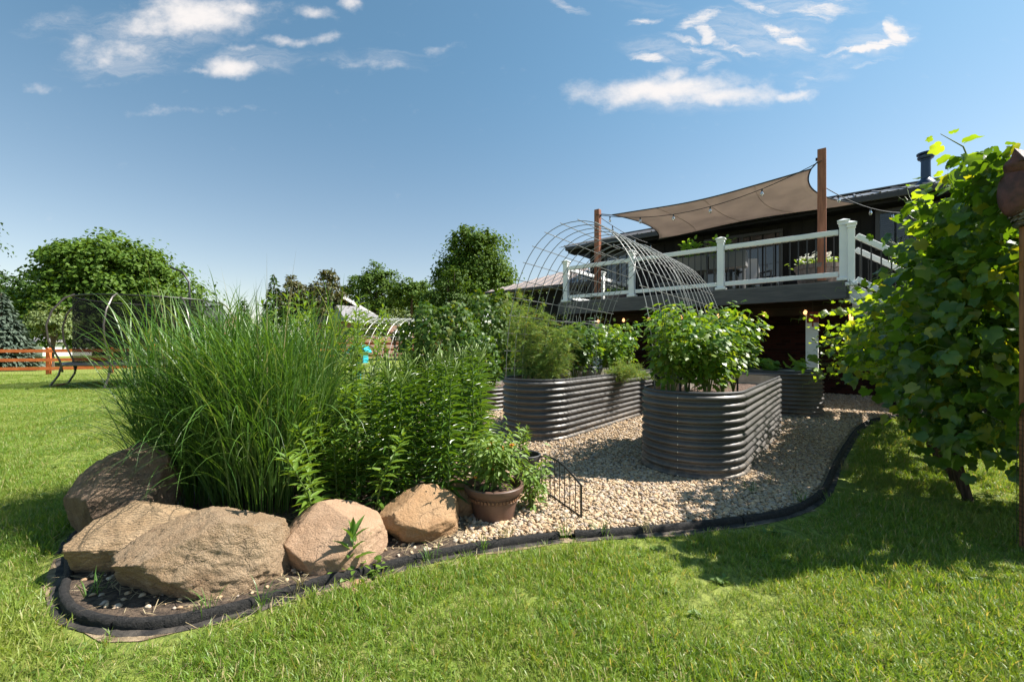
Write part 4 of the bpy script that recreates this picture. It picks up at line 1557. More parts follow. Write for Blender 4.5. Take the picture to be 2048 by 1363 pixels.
patio_chair('grey patio armchair at the left of the table on the deck', H(3.6, 1.6, DZ), 2.4, M['wicker'])
patio_chair('pale slatted patio armchair right of the table, in front of the sliding door', H(1.75, 2.2, DZ), 4.6, M['wicker_light'])
tb = thing('patio_table', 'long dark table holding potted plants on the deck', 'table', H(2.7, 1.9, DZ))
hbox(MB(), 2.05, 3.35, 1.45, 2.35, DZ + .72, DZ + .76).build('tabletop', M['wicker'], tb)
for s in (2.1, 3.3):
    for wv in (1.5, 2.3):
        hbox(MB(), s - .03, s + .03, wv - .03, wv + .03, DZ, DZ + .718).build('leg', M['dark_trim'], tb)
# two boxes of greens hanging just inside the rail
for s, lab in ((2.25, 'grey planter box with a bright green herb just behind the middle railing post'), (3.0, 'grey planter box with pale green herbs left of the middle railing post')):
    pb = thing('planter_box', lab, 'planter', H(s - .35, .45, DZ + .5), 'grey planter boxes behind the railing')
    hbox(MB(), s - .65, s + .05, .35, .62, DZ + .5, DZ + .83).build('box', M['wicker'], pb, bevel=.01)
    hbox(MB(), s - .63, s + .03, .37, .6, DZ + .826, DZ + .832).build('soil', M['soil'], pb)
    for q in (-.6, -.04):
        hbox(MB(), s + q - .02, s + q + .02, .44, .5, DZ, DZ + .498).build('leg', M['wicker'], pb)
    n = 170
    cc = np.array(H(s - .05 - (.25 if s > 2.5 else .1), .48, DZ + .99))
    pos = cc + np.c_[RNG.normal(0, .11, n), RNG.normal(0, .07, n), RNG.normal(0, .075, n)]
    leaves(pb, T_OVAL, M['lf_squash'], pos, unit(pos - cc + np.array([0, 0, .05])), rdir(n) * .5 + np.array([0, 0, 1]), rnd(n, .06, .11), rnd(n, .045, .075), 0)

# ================================================================== TOY TRUCK
tp = Vector((7.55, 8.12, 0))
ux, uy = Vector((.93, -.37, 0)).normalized(), Vector((.37, .93, 0)).normalized()
toy = thing('toy_truck', 'green ride-on toy truck with pale wheel rims parked behind the grapevine', 'toy truck', tp)


def toyp(a, b, z):
    return tp + ux * a + uy * b + Vector((0, 0, z))


side = [(-.24, .22), (-.2, .42), (-.02, .5), (.3, .52), (.42, .46), (.95, .46), (1.0, .55), (1.38, .55), (1.4, .24), (-.2, .2)]
MB().prism([toyp(a, .06, z) for a, z in side], uy * .5).build('body', M['toy_green'], toy, bevel=.02)
for b in (0.0, .62):
    MB().prism([toyp(-.26, b - .02, .36), toyp(-.2, b - .02, .44), toyp(.02, b - .02, .49), toyp(.24, b - .02, .44), toyp(.28, b - .02, .38), toyp(.2, b - .02, .42), toyp(0, b - .02, .46), toyp(-.17, b - .02, .41)], uy * .14).build('fender', M['toy_green'], toy)
for a in (0.0, 1.12):
    for b in (-.02, .64):
        sg = -1 if b < 0 else 1
        wb = MB().lathe(toyp(a, b, .19), [(.09, -.08), (.16, -.08), (.185, -.05), (.19, 0), (.185, .05), (.16, .08), (.11, .085), (.10, .06)], 28, uy * sg).build('wheel', M['toy_black'], toy, True)
        rm = MB()
        rm.lathe(toyp(a, b, .19), [(.001, .055), (.035, .075), (.04, .06), (.05, .055)], 24, uy * sg)
        rm.lathe(toyp(a, b, .19), [(.08, .06), (.088, .075), (.105, .08), (.108, .06)], 24, uy * sg)
        for k in range(10):
            an = 2 * math.pi * k / 10
            rd = ux * math.cos(an) + Vector((0, 0, math.sin(an)))
            c = toyp(a, b, .19) + uy * sg * .06
            rm.beam(c + rd * .04, c + rd * .09, .02, .012, uy)
        rm.build('rim', M['toy_rim'], wb)
        MB().lathe(toyp(a, b, .19) + uy * sg * .07, [(.001, .014), (.03, .01), (.034, 0)], 14, uy * sg).build('hub_cap', M['toy_green'], wb)
for b in (.1, .58):
    MB().tube([toyp(.5, b, .5), toyp(.62, b, 1.15), toyp(1.2, b, 1.15), toyp(1.3, b, .55)], .018, 6).build('roll_bar', M['toy_black'], toy)
MB().hexa(toyp(.9, .34, 1.18), ux * .36, uy * .3, (0, 0, .015)).build('roof', M['white_plastic'], toy, bevel=.01)
MB().hexa(toyp(.75, .34, .6), ux * .2, uy * .2, (0, 0, .1)).build('seat', M['toy_black'], toy)

# ================================================================== TRELLIS POST WITH OWL
vp = Vector((3.076, 2.5, 0))
post = thing('trellis_post', 'rough brown wooden post at the right edge with wire mesh round its foot', 'post', vp)
MB().hexa(vp + Vector((0, 0, .96)), (.05, 0, 0), (0, .05, 0), (0, 0, .96)).build('shaft', M['post_wood'], post, bevel=.006)
wm = MB()
for i in range(26):
    z = .05 + i * .03
    for a, b in (((-.054, -.054), (.054, -.054)), ((-.054, -.054), (-.054, .054))):
        wm.tube([vp + Vector((*a, z)), vp + Vector((*b, z))], .0016, 3)
for i in range(5):
    q = -.054 + i * .027
    wm.tube([vp + Vector((q, -.054, .03)), vp + Vector((q, -.054, .82))], .0016, 3)
    wm.tube([vp + Vector((-.054, q, .03)), vp + Vector((-.054, q, .82))], .0016, 3)
wm.build('wire_mesh', M['cable'], post)['kind'] = 'stuff'

oc = vp + Vector((-.012, 0, 1.92))
owl = thing('owl_decoy', 'owl decoy with dark red head on the post at the right edge', 'owl decoy', oc)
MB().lathe(oc, [(.001, 0), (.085, 0), (.09, .015), (.06, .03), (.001, .03)], 20).build('base', M['black_pot'], owl, True)
import bmesh


def blob(name, c, half, m, parent, bumps=None, sub=4):
    bm = bmesh.new()
    bmesh.ops.create_icosphere(bm, subdivisions=sub, radius=1)
    for v in bm.verts:
        p = v.co.copy()
        k = 1.0
        if bumps:
            k = bumps(p)
        v.co = Vector((p.x * half[0], p.y * half[1], p.z * half[2])) * k
    me = bpy.data.meshes.new(name)
    bm.to_mesh(me)
    bm.free()
    me.polygons.foreach_set('use_smooth', np.ones(len(me.polygons), dtype=bool))
    me.materials.append(m)
    o = link(name, me, parent)
    o.location = Vector(c) - Vector(origin_of(parent))
    return o


blob('body', oc + Vector((0, 0, .16)), (.125, .10, .165), M['owl_breast'], owl, lambda p: 1 + .05 * p.z)
# rows of breast feathers
fe = MB()
for r_ in range(13):
    z = -.13 + r_ * .021
    rad = math.sqrt(max(.02, 1 - (z / .165) ** 2))
    for k in range(20):
        a = 2 * math.pi * (k + .5 * (r_ % 2)) / 20
        c = oc + Vector((.125 * rad * math.cos(a), .10 * rad * math.sin(a), .16 + z))
        o_ = Vector((math.cos(a), math.sin(a), 0))
        tn = Vector((-o_.y, o_.x, 0))
        fe.add([c + tn * .02 + o_ * .002, c - tn * .02 + o_ * .002, c - tn * .013 + o_ * .01 - Vector((0, 0, .02)), c + o_ * .012 - Vector((0, 0, .028)), c + tn * .013 + o_ * .01 - Vector((0, 0, .02))], [(0, 1, 2, 3, 4)])
fe.build('feathers', M['owl_breast'], owl)['kind'] = 'stuff'
hd = blob('head', oc + Vector((0, -.01, .345)), (.15, .11, .088), M['owl'], owl, lambda p: 1 + .16 * max(0, abs(p.x) - .55) * (1 if p.z > 0 else .3))
for s in (-1, 1):
    MB().add([oc + Vector((s * .155, -.03, .435)), oc + Vector((s * .15, .01, .35)), oc + Vector((s * .15, -.08, .35)), oc + Vector((s * .07, -.03, .415))], [(0, 1, 2), (0, 2, 3), (0, 3, 1), (1, 3, 2)]).build('ear_tuft', M['owl'], hd)
    MB().lathe(oc + Vector((s * .055, -.105, .355)), [(.001, .012), (.02, .008), (.034, 0), (.036, -.012)], 16, (0, -1, 0)).build('eye', M['yellow'], hd, True)
    blob('wing', oc + Vector((s * .11, .01, .2)), (.04, .085, .15), M['owl'], owl, None, 3)
MB().add([oc + Vector((-.014, -.12, .345)), oc + Vector((.014, -.12, .345)), oc + Vector((0, -.15, .30)), oc + Vector((0, -.11, .31))], [(0, 1, 2), (0, 2, 3), (1, 3, 2), (0, 3, 1)]).build('beak', M['black_pot'], hd)

# ================================================================== FAR LEFT: FENCE AND TRAMPOLINE
def fence_pts():
    A, B = Vector((-27, 16.9, 0)), Vector((-16.5, 20.5, 0))
    C_ = Vector((-7.0, 30.5, 0))
    n1, n2 = 5, 6
    return [A.lerp(B, i / n1) for i in range(n1)] + [B.lerp(C_, i / n2) for i in range(n2 + 1)] + [C_ + Vector((2.3, 1.2, 0)), C_ + Vector((4.6, 2.4, 0))]


fp = fence_pts()
fen = thing('rail_fence', 'long orange red three-rail wooden fence across the back lawn', 'fence', fp[4])
for p in fp:
    g_ = gz(p.x, p.y)
    MB().box(p.x - .065, p.x + .065, p.y - .065, p.y + .065, g_ - .05, g_ + 1.2).build('post', M['fence_red'], fen)
for a, b in zip(fp[:-1], fp[1:]):
    for z in (.28, .66, 1.06):
        off = Vector((.05, -.09, 0))
        MB().beam(a + off + Vector((0, 0, gz(a.x, a.y) + z)), b + off + Vector((0, 0, gz(b.x, b.y) + z)), .035, .14).build('rail', M['fence_red'], fen)
wm = MB()
for a, b in zip(fp[1:7], fp[2:8]):
    L = (b - a).length
    for i in range(int(L / .1)):
        p = a.lerp(b, i * .1 / L) + Vector((.03, -.06, gz(a.x, a.y)))
        wm.tube([p, p + Vector((0, 0, .72))], .0018, 3, False)
wm.build('wire_mesh', M['cable'], fen)['kind'] = 'stuff'

tcn = Vector((-12.25, 14.6, 0))
tr = thing('trampoline', 'round trampoline with dark safety net and bowed poles behind the ornamental grass', 'trampoline', tcn)
R_M, R_N, R_T, HM, HN = 2.15, 1.95, 1.95, .72, 2.78
MB().lathe(tcn, [(.001, HM - .02), (R_M - .25, HM), (R_M - .25, HM - .015), (.001, HM - .035)], 40).build('mat', M['black_pot'], tr)
MB().lathe(tcn, [(R_M - .28, HM + .03), (R_M, HM + .035), (R_M + .03, HM), (R_M - .28, HM + .005)], 40).build('spring_pad', M['dark_trim'], tr)
MB().lathe(tcn, [(R_N, HM + .03), (R_N, HN)], 48).build('net', M['net'], tr)
MB().tube([tcn + Vector((math.cos(a) * R_T, math.sin(a) * R_T, HN)) for a in np.linspace(0, 2 * math.pi, 41)], .028, 6).build('top_ring', M['cable'], tr, True)
MB().tube([tcn + Vector((math.cos(a) * (R_M + .03), math.sin(a) * (R_M + .03), HM - .03)) for a in np.linspace(0, 2 * math.pi, 41)], .032, 6).build('frame_ring', M['tramp_pole'], tr, True)
for k in range(8):
    a = 2 * math.pi * (k + .32) / 8
    u = Vector((math.cos(a), math.sin(a), 0))
    pts = [tcn + u * r_ + Vector((0, 0, z)) for r_, z in ((R_M + .06, HM - .25), (R_M + .12, HM + .1), (R_M + .36, 1.4), (R_M + .40, 1.85), (R_M + .28, 2.3), (R_M + .02, 2.68), (R_T, 2.82))]
    MB().tube(pts, .026, 7).build('net_pole', M['tramp_pole'], tr, True)
for k in range(4):
    a0 = 2 * math.pi * (k + .30) / 4
    for da in (-.24, .24):
        a = a0 + da
        u = Vector((math.cos(a), math.sin(a), 0))
        MB().tube([tcn + u * (R_M + .03) + Vector((0, 0, HM - .03)), tcn + u * (R_M + .1) + Vector((0, 0, .35)), tcn + u * (R_M + .28) + Vector((0, 0, .03))], .03, 7).build('leg', M['tramp_pole'], tr, True)
    u0, u1 = [Vector((math.cos(a0 + q), math.sin(a0 + q), 0)) * (R_M + .28) for q in (-.24, .24)]
    MB().tube([tcn + u0 + Vector((0, 0, .03)), tcn + u1 + Vector((0, 0, .03))], .028, 6).build('foot_bar', M['tramp_pole'], tr)
hp = Vector((-11.3, 14.9, 0))
MB().tube([hp + Vector((.05, 0, 1.4)), hp + Vector((.05, 0, 2.9)), hp + Vector((.02, 0, 3.5)), hp + Vector((-.22, 0, 3.85)), hp + Vector((-.62, 0, 4.0))], .035, 7).build('hoop_arm', M['cable'], tr, True)
ys = thing('flag_strip', 'narrow yellow and orange strip hanging on the trampoline net', 'banner', Vector((-10.5, 12.45, 1.2)))
MB().hexa(Vector((-10.52, 12.42, 1.5)), (.025, 0, .05), (0, .012, 0), (-.05, 0, .25)).build('yellow_strip', M['yellow'], ys)
MB().hexa(Vector((-10.47, 12.42, 1.2)), (.05, 0, 0), (0, .012, 0), (.02, 0, .1)).build('orange_strip', M['orange_strip'], ys)

# ================================================================== TURQUOISE BIRDHOUSE
bp = Vector((-2.72, 7.6, 0))
bh_ = thing('birdhouse', 'turquoise birdhouse with a pitched roof on a post behind the lilies', 'birdhouse', bp)
MB().tube([bp, bp + Vector((0, 0, .93))], .03, 8).build('post', M['teal'], bh_)
MB().box(bp.x - .12, bp.x + .12, bp.y - .13, bp.y + .13, .93, 1.13).build('box', M['teal'], bh_, bevel=.004)
MB().box(bp.x - .1, bp.x + .1, bp.y - .136, bp.y - .131, .945, 1.10).build('front_panel', M['shadow_hole'], bh_)
MB().prism([bp + Vector((-.15, -.17, 1.1)), bp + Vector((-.13, -.17, 1.2)), bp + Vector((.11, -.17, 1.23)), bp + Vector((.17, -.17, 1.12)), bp + Vector((.15, -.17, 1.1)), bp + Vector((.10, -.17, 1.2)), bp + Vector((-.11, -.17, 1.18)), bp + Vector((-.12, -.17, 1.1))], (0, .34, 0)).build('roof', M['teal'], bh_)
MB().add([bp + Vector((-.16, -.2, 1.115)), bp + Vector((.14, -.2, 1.115)), bp + Vector((.11, 0, 1.25)), bp + Vector((-.13, 0, 1.25)), bp + Vector((-.16, .2, 1.115)), bp + Vector((.14, .2, 1.115))], [(0, 1, 2, 3), (3, 2, 5, 4), (0, 3, 4), (1, 5, 2)]).build('roof_board', M['teal'], bh_)

# ================================================================== NEIGHBOURS
nb_ = thing('neighbour_house', 'brick neighbour house with grey shingles and a white gable edge beyond the fence', 'house', Vector((-12, 36, gz(-12, 36))))
b0 = gz(-12, 36)


def wbox(mb, x0, x1, y0, y1, z0, z1):
    return mb.box(x0, x1, y0, y1, z0, z1)


wl = wbox(MB(), -14.9, -8.6, 34, 40, 0, 3.28).build('wall', M['far_brick'], nb_)
MB().add([(-15.1, 33.6, 3.2), (-11.0, 33.6, 3.2), (-12.5, 37.5, 4.75), (-14.2, 37.5, 4.75), (-15.1, 41, 3.2), (-11.0, 41, 3.2)], [(0, 1, 2, 3), (1, 5, 2), (3, 2, 5, 4), (0, 3, 4)]).build('roof', M['shingle'], nb_)
MB().beam((-15.2, 33.55, 3.18), (-11.0, 33.55, 3.18), .08, .14).build('gutter', M['far_white'], nb_)
g0 = MB()
g0.prism([(-14.2, 38.2, 3.0), (-13.3, 38.2, 5.35), (-9.6, 38.2, 3.55), (-9.6, 38.2, 0.3), (-14.2, 38.2, .3)], (0, 6, 0))
g0.build('gable', M['dark_siding'], nb_)
MB().prism([(-13.45, 37.9, 5.6), (-9.2, 37.9, 3.5), (-9.2, 37.9, 3.3), (-13.45, 37.9, 5.4)], (0, 7, 0)).build('gable_roof', M['shingle'], nb_)
MB().beam((-13.45, 37.85, 5.5), (-9.2, 37.85, 3.4), .06, .26).build('rake_board', M['far_white'], nb_)
for x0, x1 in ((-11.0, -9.2),):
    fr = MB().box(x0, x1, 33.9, 33.99, 1.45 + .42, 2.55).build('window', M['far_white'], nb_)
    for i in range(3):
        a = x0 + .08 + i * (x1 - x0 - .1) / 3
        MB().box(a, a + (x1 - x0 - .1) / 3 - .07, 33.88, 33.895, 1.95, 2.47).build('pane', M['glass'], fr)
nb_.rotation_euler.z = math.radians(45)
ob2 = thing('distant_house', 'small orange brick gable house glimpsed above the ornamental grass', 'house', Vector((-32.2, 50, 0)))
MB().box(-34, -30.4, 50, 56, 0, 3.9).build('wall', M['far_brick'], ob2)
MB().prism([(-34, 50, 3.9), (-30.4, 50, 3.9), (-32.2, 50, 5.2)], (0, 6, 0)).build('gable', M['far_brick'], ob2)
for q in (-1, 1):
    MB().beam((-32.2 + q * 2.1, 53, 3.75), (-32.2, 53, 5.27), .12, 6.1, (0, 1, 0)).build('roof', M['shingle'], ob2)
MB().box(-32.6, -31.8, 49.93, 49.99, 2.4, 3.6).build('window', M['far_white'], ob2)
ob2.rotation_euler.z = math.radians(50)
ob3 = thing('distant_house', 'small distant house with a bluish grey roof and white walls behind the pale shrub', 'house', Vector((-68, 60, 0)))
MB().box(-72.5, -66, 60, 67, 0, 2.0).build('wall', M['far_white'], ob3)
MB().prism([(-73, 59.6, 2.0), (-73, 63.5, 4.1), (-73, 67.4, 2.0)], (7.6, 0, 0)).build('roof', M['shingle'], ob3)
for x0 in (-71.5, -68.5):
    MB().box(x0, x0 + 1.2, 59.93, 59.99, .8, 1.7).build('window', M['glass'], ob3)

# ================================================================== TREES
def crown_points(blobs, dens=1.0):
    """clustered leaf positions and outward directions over a list of (centre, radii, clusters, leaves per cluster)"""
    P, N = [], []
    for c, r, nc, nl in blobs:
        c, r = np.array(c, float), np.array(r, float)
        d = rdir(nc)
        d[:, 2] = np.where(d[:, 2] < -.35, -d[:, 2] * .6, d[:, 2])
        lump = np.array([mnoise.noise(Vector(q) * 2.3 + Vector(c) * .37) for q in d])
        cc = c + d * r * (rnd(nc, .6, 1.0) * (1 + .22 * lump))[:, None]
        sg = (r.mean() * .125 * rnd(nc, .55, 1.25))[:, None, None]
        off = np.clip(RNG.normal(size=(nc, nl, 3)), -1.7, 1.7) * sg * np.array([1, 1, .62])
        P.append((cc[:, None] + off).reshape(-1, 3))
        N.append(np.repeat(d, nl, 0) + (off / sg).reshape(-1, 3) * .35)
    return np.concatenate(P), np.concatenate(N)


def tree(name, label, base, trunk_r, blobs, m, ll, lw=.62, group=None, cat='tree', limbs=7, tm=T_SIMPLE, up=.7):
    base = Vector(base)
    base.z += gz(base.x, base.y)
    root = thing(name, label, cat, base, group)
    top = max(b[0][2] for b in blobs)
    bl = [(np.array(c) + np.array(base), r, a, b) for c, r, a, b in blobs]
    zc = np.mean([b[0][2] for b in blobs])
    tk = MB()
    lean = Vector((random.uniform(-.2, .2), random.uniform(-.2, .2), 0))
    spine = [base + Vector((0, 0, -.1)), base + Vector((0, 0, zc * .35)), base + lean * .5 + Vector((0, 0, zc * .75)), base + lean + Vector((0, 0, top))]
    tk.tube(spine, [trunk_r * 1.25, trunk_r, trunk_r * .7, trunk_r * .2], 10)
    tk.build('trunk', M['bark'], root, True)
    for i in range(limbs):
        b = bl[i % len(bl)]
        f_ = random.uniform(.35, .75)
        st = base + Vector((0, 0, zc * f_))
        d = Vector(rdir(1)[0]) * .75
        en = Vector(b[0]) + Vector((d.x * b[1][0], d.y * b[1][1], abs(d.z) * b[1][2]))
        md = st.lerp(en, .5) + Vector((0, 0, .1 * (en - st).length))
        MB().tube([st, md, en], [trunk_r * .45, trunk_r * .3, trunk_r * .08], 6).build('limb', M['bark'], root, True)
    P, N = crown_points(bl)
    n = len(P)
    nrm = unit(unit(N) * .8 + np.array([0, 0, up]) + RNG.normal(size=(n, 3)) * .45)
    ax = unit(np.cross(nrm, RNG.normal(size=(n, 3))) - np.array([0, 0, .25]))
    sz = rnd(n, .7, 1.25) * ll
    V, Fa = leaf_arrays(tm, P, ax, nrm, sz, sz * lw)
    raw_obj('crown', V, Fa, m, root)
    return root


def spruce(name, label, base, h, r, m, group=None, n=2600, nl=.3):
    base = Vector(base)
    base.z += gz(base.x, base.y)
    root = thing(name, label, 'tree', base, group)
    MB().tube([base, base + Vector((0, 0, h))], [.16, .02], 8).build('trunk', M['bark'], root, True)
    z = h * (1 - np.sqrt(rnd(n, 0.0, .97)))
    tier = .06 * np.sin(z / h * 60)
    rr = r * (1 - z / h) * (rnd(n, .45, 1.0) + tier)
    a = rnd(n, 0, 2 * math.pi)
    P = np.c_[np.cos(a) * rr, np.sin(a) * rr, z + .1] + np.array(base)
    ax = unit(np.c_[np.cos(a), np.sin(a), rnd(n, -.55, .1)] + RNG.normal(size=(n, 3)) * .3)
    nr = unit(np.c_[np.cos(a) * .4, np.sin(a) * .4, np.ones(n)] + RNG.normal(size=(n, 3)) * .4)
    s = rnd(n, .6, 1.2) * nl
    V, Fa = leaf_arrays(T_LANCE, P, ax, nr, s, s * .4)
    raw_obj('crown', V, Fa, m, root)
    return root


def px2(px, depth, z=0):
    return ((px - 1024) / F * depth, depth, z)


# big maple dome at the left
bl = [((0, 0, 4.6), (5.4, 4.6, 4.9), 230, 70), ((-3.0, -1, 4.0), (3.0, 3, 3.2), 70, 44), ((3.4, -1, 3.6), (2.8, 3, 2.6), 70, 44), ((0, -2.2, 6.6), (3.3, 2.6, 2.7), 70, 44), ((-1.9, -1.4, 7.0), (2.4, 2.2, 2.0), 50, 44), ((1.9, -1.4, 6.7), (2.4, 2.2, 2.0), 50, 44), ((0, -3, 3.4), (4.2, 2, 2.2), 90, 60), ((0, -.5, 2.3), (5.7, 4.4, 2.0), 150, 64), ((0, 0, 5), (4.4, 3.6, 3.9), 160, 60)]
tree('maple_tree', 'large dome-shaped green maple behind the trampoline', px2(238, 32), .35, bl, M['lf_maple'], .27, .8)
far_g = 'trees beyond the fence'
tree('shade_tree', 'dark tree behind the fence at the far left of the maple', px2(20, 41), .3, [((0, 0, 5.2), (3.6, 3, 3.0), 90, 40), ((2.2, -1, 4.2), (2.6, 2.4, 2.4), 60, 40)], M['lf_dark'], .36, group=far_g)
tree('shade_tree', 'dark tree filling the gap between the left edge and the maple', px2(-60, 38), .3, [((0, 0, 5.0), (3.6, 3, 3.4), 90, 40)], M['lf_dark'], .36, group=far_g)
spruce('spruce_tree', 'pale bluish spruce at the left edge behind the fence', px2(2, 25), 4.4, 1.7, M['lf_spruce'], far_g, 3600, .34)
tree('ornamental_tree', 'small pale green tree just left of the trampoline', px2(104, 22.5), .09, [((0, 0, 2.2), (1.05, .9, 1.35), 70, 26), ((-.55, 0, 2.6), (.6, .6, .95), 30, 22), ((.6, -.3, 2.2), (.6, .6, 1.1), 30, 22)], M['lf_pale'], .15, group=far_g, limbs=10)
tree('birch_tree', 'thin-leaved tree whose twigs reach in at the left edge', (-18.4, 14, 0), .14, [((-.3, 0, 4.6), (1.55, 1.3, 1.25), 46, 9), ((.5, 0, 4.75), (1.05, .9, .95), 26, 8), ((.9, 0, 4.0), (.5, .5, .55), 12, 8)], M['lf_dark'], .12, group=None, limbs=9)
spruce('conifer_tree', 'small dark conifer far off right of the trampoline', px2(489, 40), 5.8, 1.1, M['lf_dark'], far_g, 1300, .4)
spruce('conifer_tree', 'narrow dark conifer left of the bronze trees', px2(548, 37), 7.6, 1.7, M['lf_dark'], far_g, 1700, .4)
tree('bronze_tree', 'bronze green tree left of the white gable edge, the left of a pair', px2(592, 37), .2, [((0, 0, 4.6), (1.9, 1.7, 2.6), 80, 26), ((-.3, 0, 6.2), (.9, .9, 1.2), 20, 20)], M['lf_red'], .27, group=far_g)
tree('bronze_tree', 'bronze green tree next to the white gable edge, the right of a pair', px2(650, 36), .2, [((0, 0, 4.5), (1.9, 1.7, 2.9), 90, 26), ((.4, 0, 6.5), (.9, .8, 1.2), 20, 20)], M['lf_red'], .27, group=far_g)
tree('shade_tree', 'light green tree left of the dark oval tree in the middle', px2(712, 44), .2, [((0, 0, 6.2), (1.7, 1.5, 2.3), 60, 26)], M['lf_oak'], .3, group=far_g)
tree('oval_tree', 'dark oval-crowned tree above the brick neighbour house', px2(755, 42), .25, [((0, 0, 6.4), (2.1, 1.9, 2.9), 110, 34), ((0, -.4, 4.2), (2.4, 1.9, 2.2), 80, 30)], M['lf_oak'], .28, group=far_g)
tree('shade_tree', 'grey green rounded tree right of the dark oval tree', px2(822, 40), .25, [((0, 0, 5.6), (1.9, 1.7, 2.3), 80, 30), ((.5, 0, 4.2), (2.2, 1.8, 2.2), 70, 30)], M['lf_oak'], .28, group=far_g)
tree('linden_tree', 'tall egg-shaped tree left of the low brown roof', px2(952, 30), .28, [((0, 0, 5.0), (2.9, 2.7, 4.3), 260, 40), ((-.2, -.8, 7.6), (1.7, 1.5, 1.7), 70, 36), ((1.2, -.6, 4.4), (1.9, 1.7, 3.0), 80, 36), ((-1.2, -.6, 5.2), (1.7, 1.7, 2.8), 80, 36)], M['lf_oak'], .24)
tree('young_tree', 'loose bright green young tree in front of the egg-shaped tree', px2(905, 19), .1, [((0, 0, 3.1), (1.0, .9, 1.35), 80, 26), ((-.75, 0, 2.8), (.9, .8, 1.0), 50, 24), ((.25, 0, 4.1), (.5, .5, .7), 20, 22), ((.9, 0, 2.6), (.7, .7, .9), 40, 22), ((-1.2, .2, 3.2), (.55, .5, .7), 22, 20)], M['lf_bright'], .13, limbs=12)
tree('pale_shrub', 'pale olive shrub below the white gable edge', px2(790, 27), .07, [((0, 0, 2.0), (1.3, 1.0, 1.5), 70, 24), ((-1.2, 0, 1.7), (.8, .8, 1.0), 40, 22)], M['lf_pale'], .15, cat='shrub', limbs=8)

tree('shade_tree', 'broad dark tree far behind the bronze pair', px2(620, 52), .3, [((0, 0, 5.0), (4.6, 3, 3.0), 110, 40), ((3.6, 0, 4.4), (2.6, 2.4, 2.6), 60, 40)], M['lf_dark'], .34, group=far_g)
tree('shade_tree', 'broad dark tree far behind the dark oval tree', px2(800, 54), .3, [((0, 0, 5.4), (5.0, 3, 3.3), 120, 40), ((-3.6, 0, 4.4), (2.8, 2.4, 2.6), 60, 40)], M['lf_oak'], .34, group=far_g)

# far belt of woods that closes the horizon
n = 9000
xs = rnd(n, -150, 60)
P = np.c_[xs, rnd(n, 68, 84), rnd(n, 0, 1) ** .8 * (5.2 + 1.5 * np.sin(xs * .21) + 1.2 * np.sin(xs * .067 + 1))]
nr = unit(np.c_[RNG.normal(size=(n, 2)) * .6, np.abs(RNG.normal(size=n))] + np.array([0, -.5, .2]))
V, Fa = leaf_arrays(T_SIMPLE, P, unit(np.cross(nr, RNG.normal(size=(n, 3)))), nr, rnd(n, .9, 1.8), rnd(n, .7, 1.3))
o = raw_obj('far_woods', V, Fa, M['lf_dark'])
tag(o, 'dark belt of far woods along the horizon', 'woods', None, 'stuff')


# ================================================================== CLIMBING VINES ON ARCHES
def vine_mass(label, c, half, n, m, ll, group):
    c = np.array(c, float)
    root = thing('climbing_vine', label, 'climbing vine', (c[0], c[1], 0), group)
    d = rdir(n)
    P = c + d * np.array(half) * (rnd(n, .55, 1.0) ** .5)[:, None] * (1 + .12 * np.sin(d[:, :1] * 7 + d[:, 2:] * 5))
    P[:, 2] = np.abs(P[:, 2])
    nr = unit(d * .9 + np.array([0, 0, .5]) + RNG.normal(size=(n, 3)) * .4)
    ax = unit(np.cross(nr, RNG.normal(size=(n, 3))) - np.array([0, 0, .7]))
    s = rnd(n, .7, 1.25) * ll
    leaves(root, T_IVY, m, P, ax, nr, s, s * .95)
    for k in range(6):
        a = RNG.uniform(-.5, .5, 2)
        p0 = Vector((c[0] + a[0] * half[0], c[1] + a[1] * half[1], 0))
        p1 = Vector((c[0] + a[0] * half[0] * 1.5, c[1] + a[1] * half[1], c[2] + half[2] * .7))
        MB().tube([p0, p0.lerp(p1, .5) + Vector((.06, .03, 0)), p1], [.016, .012, .006], 5).build('stem', M['stem_woody'], root, True)
    return root


vine_mass('bushy climbing vine mounded over an arch left of the dill', (-1.72, 10.2, 1.2), (.98, 1.1, 1.12), 3400, M['lf_vine'], .115, 'climbing vines')
vine_mass('tall dark climbing vine below the low brown roof', (-.62, 12.0, 1.6), (.85, 1.2, 1.25), 2600, M['lf_vine'], .12, 'climbing vines')
vine_mass('low leafy climber between the lilies and the dill bed', (-.75, 8.6, .8), (.5, .5, .75), 900, M['lf_tomato'], .09, 'climbing vines')
# thin climbers on the silver arch
for k, (px, d_) in enumerate(((757, 10.6), (816, 10.5), (770, 10.9))):
    p0 = Vector(px2(px, d_))
    root = thing('climbing_plant', 'thin leafy stem climbing the silver wire arch', 'climbing plant', p0, 'thin climbers on the silver arch')
    pts = [p0 + Vector((.06 * math.sin(i * 1.3 + k), 0, i * .2)) for i in range(8 - k)]
    MB().tube(pts, .008, 5).build('stem', M['stem'], root, True)
    n = 60
    q = RNG.integers(0, len(pts), n)
    P = np.array([tuple(pts[i]) for i in q]) + RNG.normal(size=(n, 3)) * .05
    leaves(root, T_IVY, M['lf_squash'], P, unit(RNG.normal(size=(n, 3)) - np.array([0, 0, .6])), rdir(n) + np.array([.3, -.4, .5]), rnd(n, .06, .11), rnd(n, .06, .1))


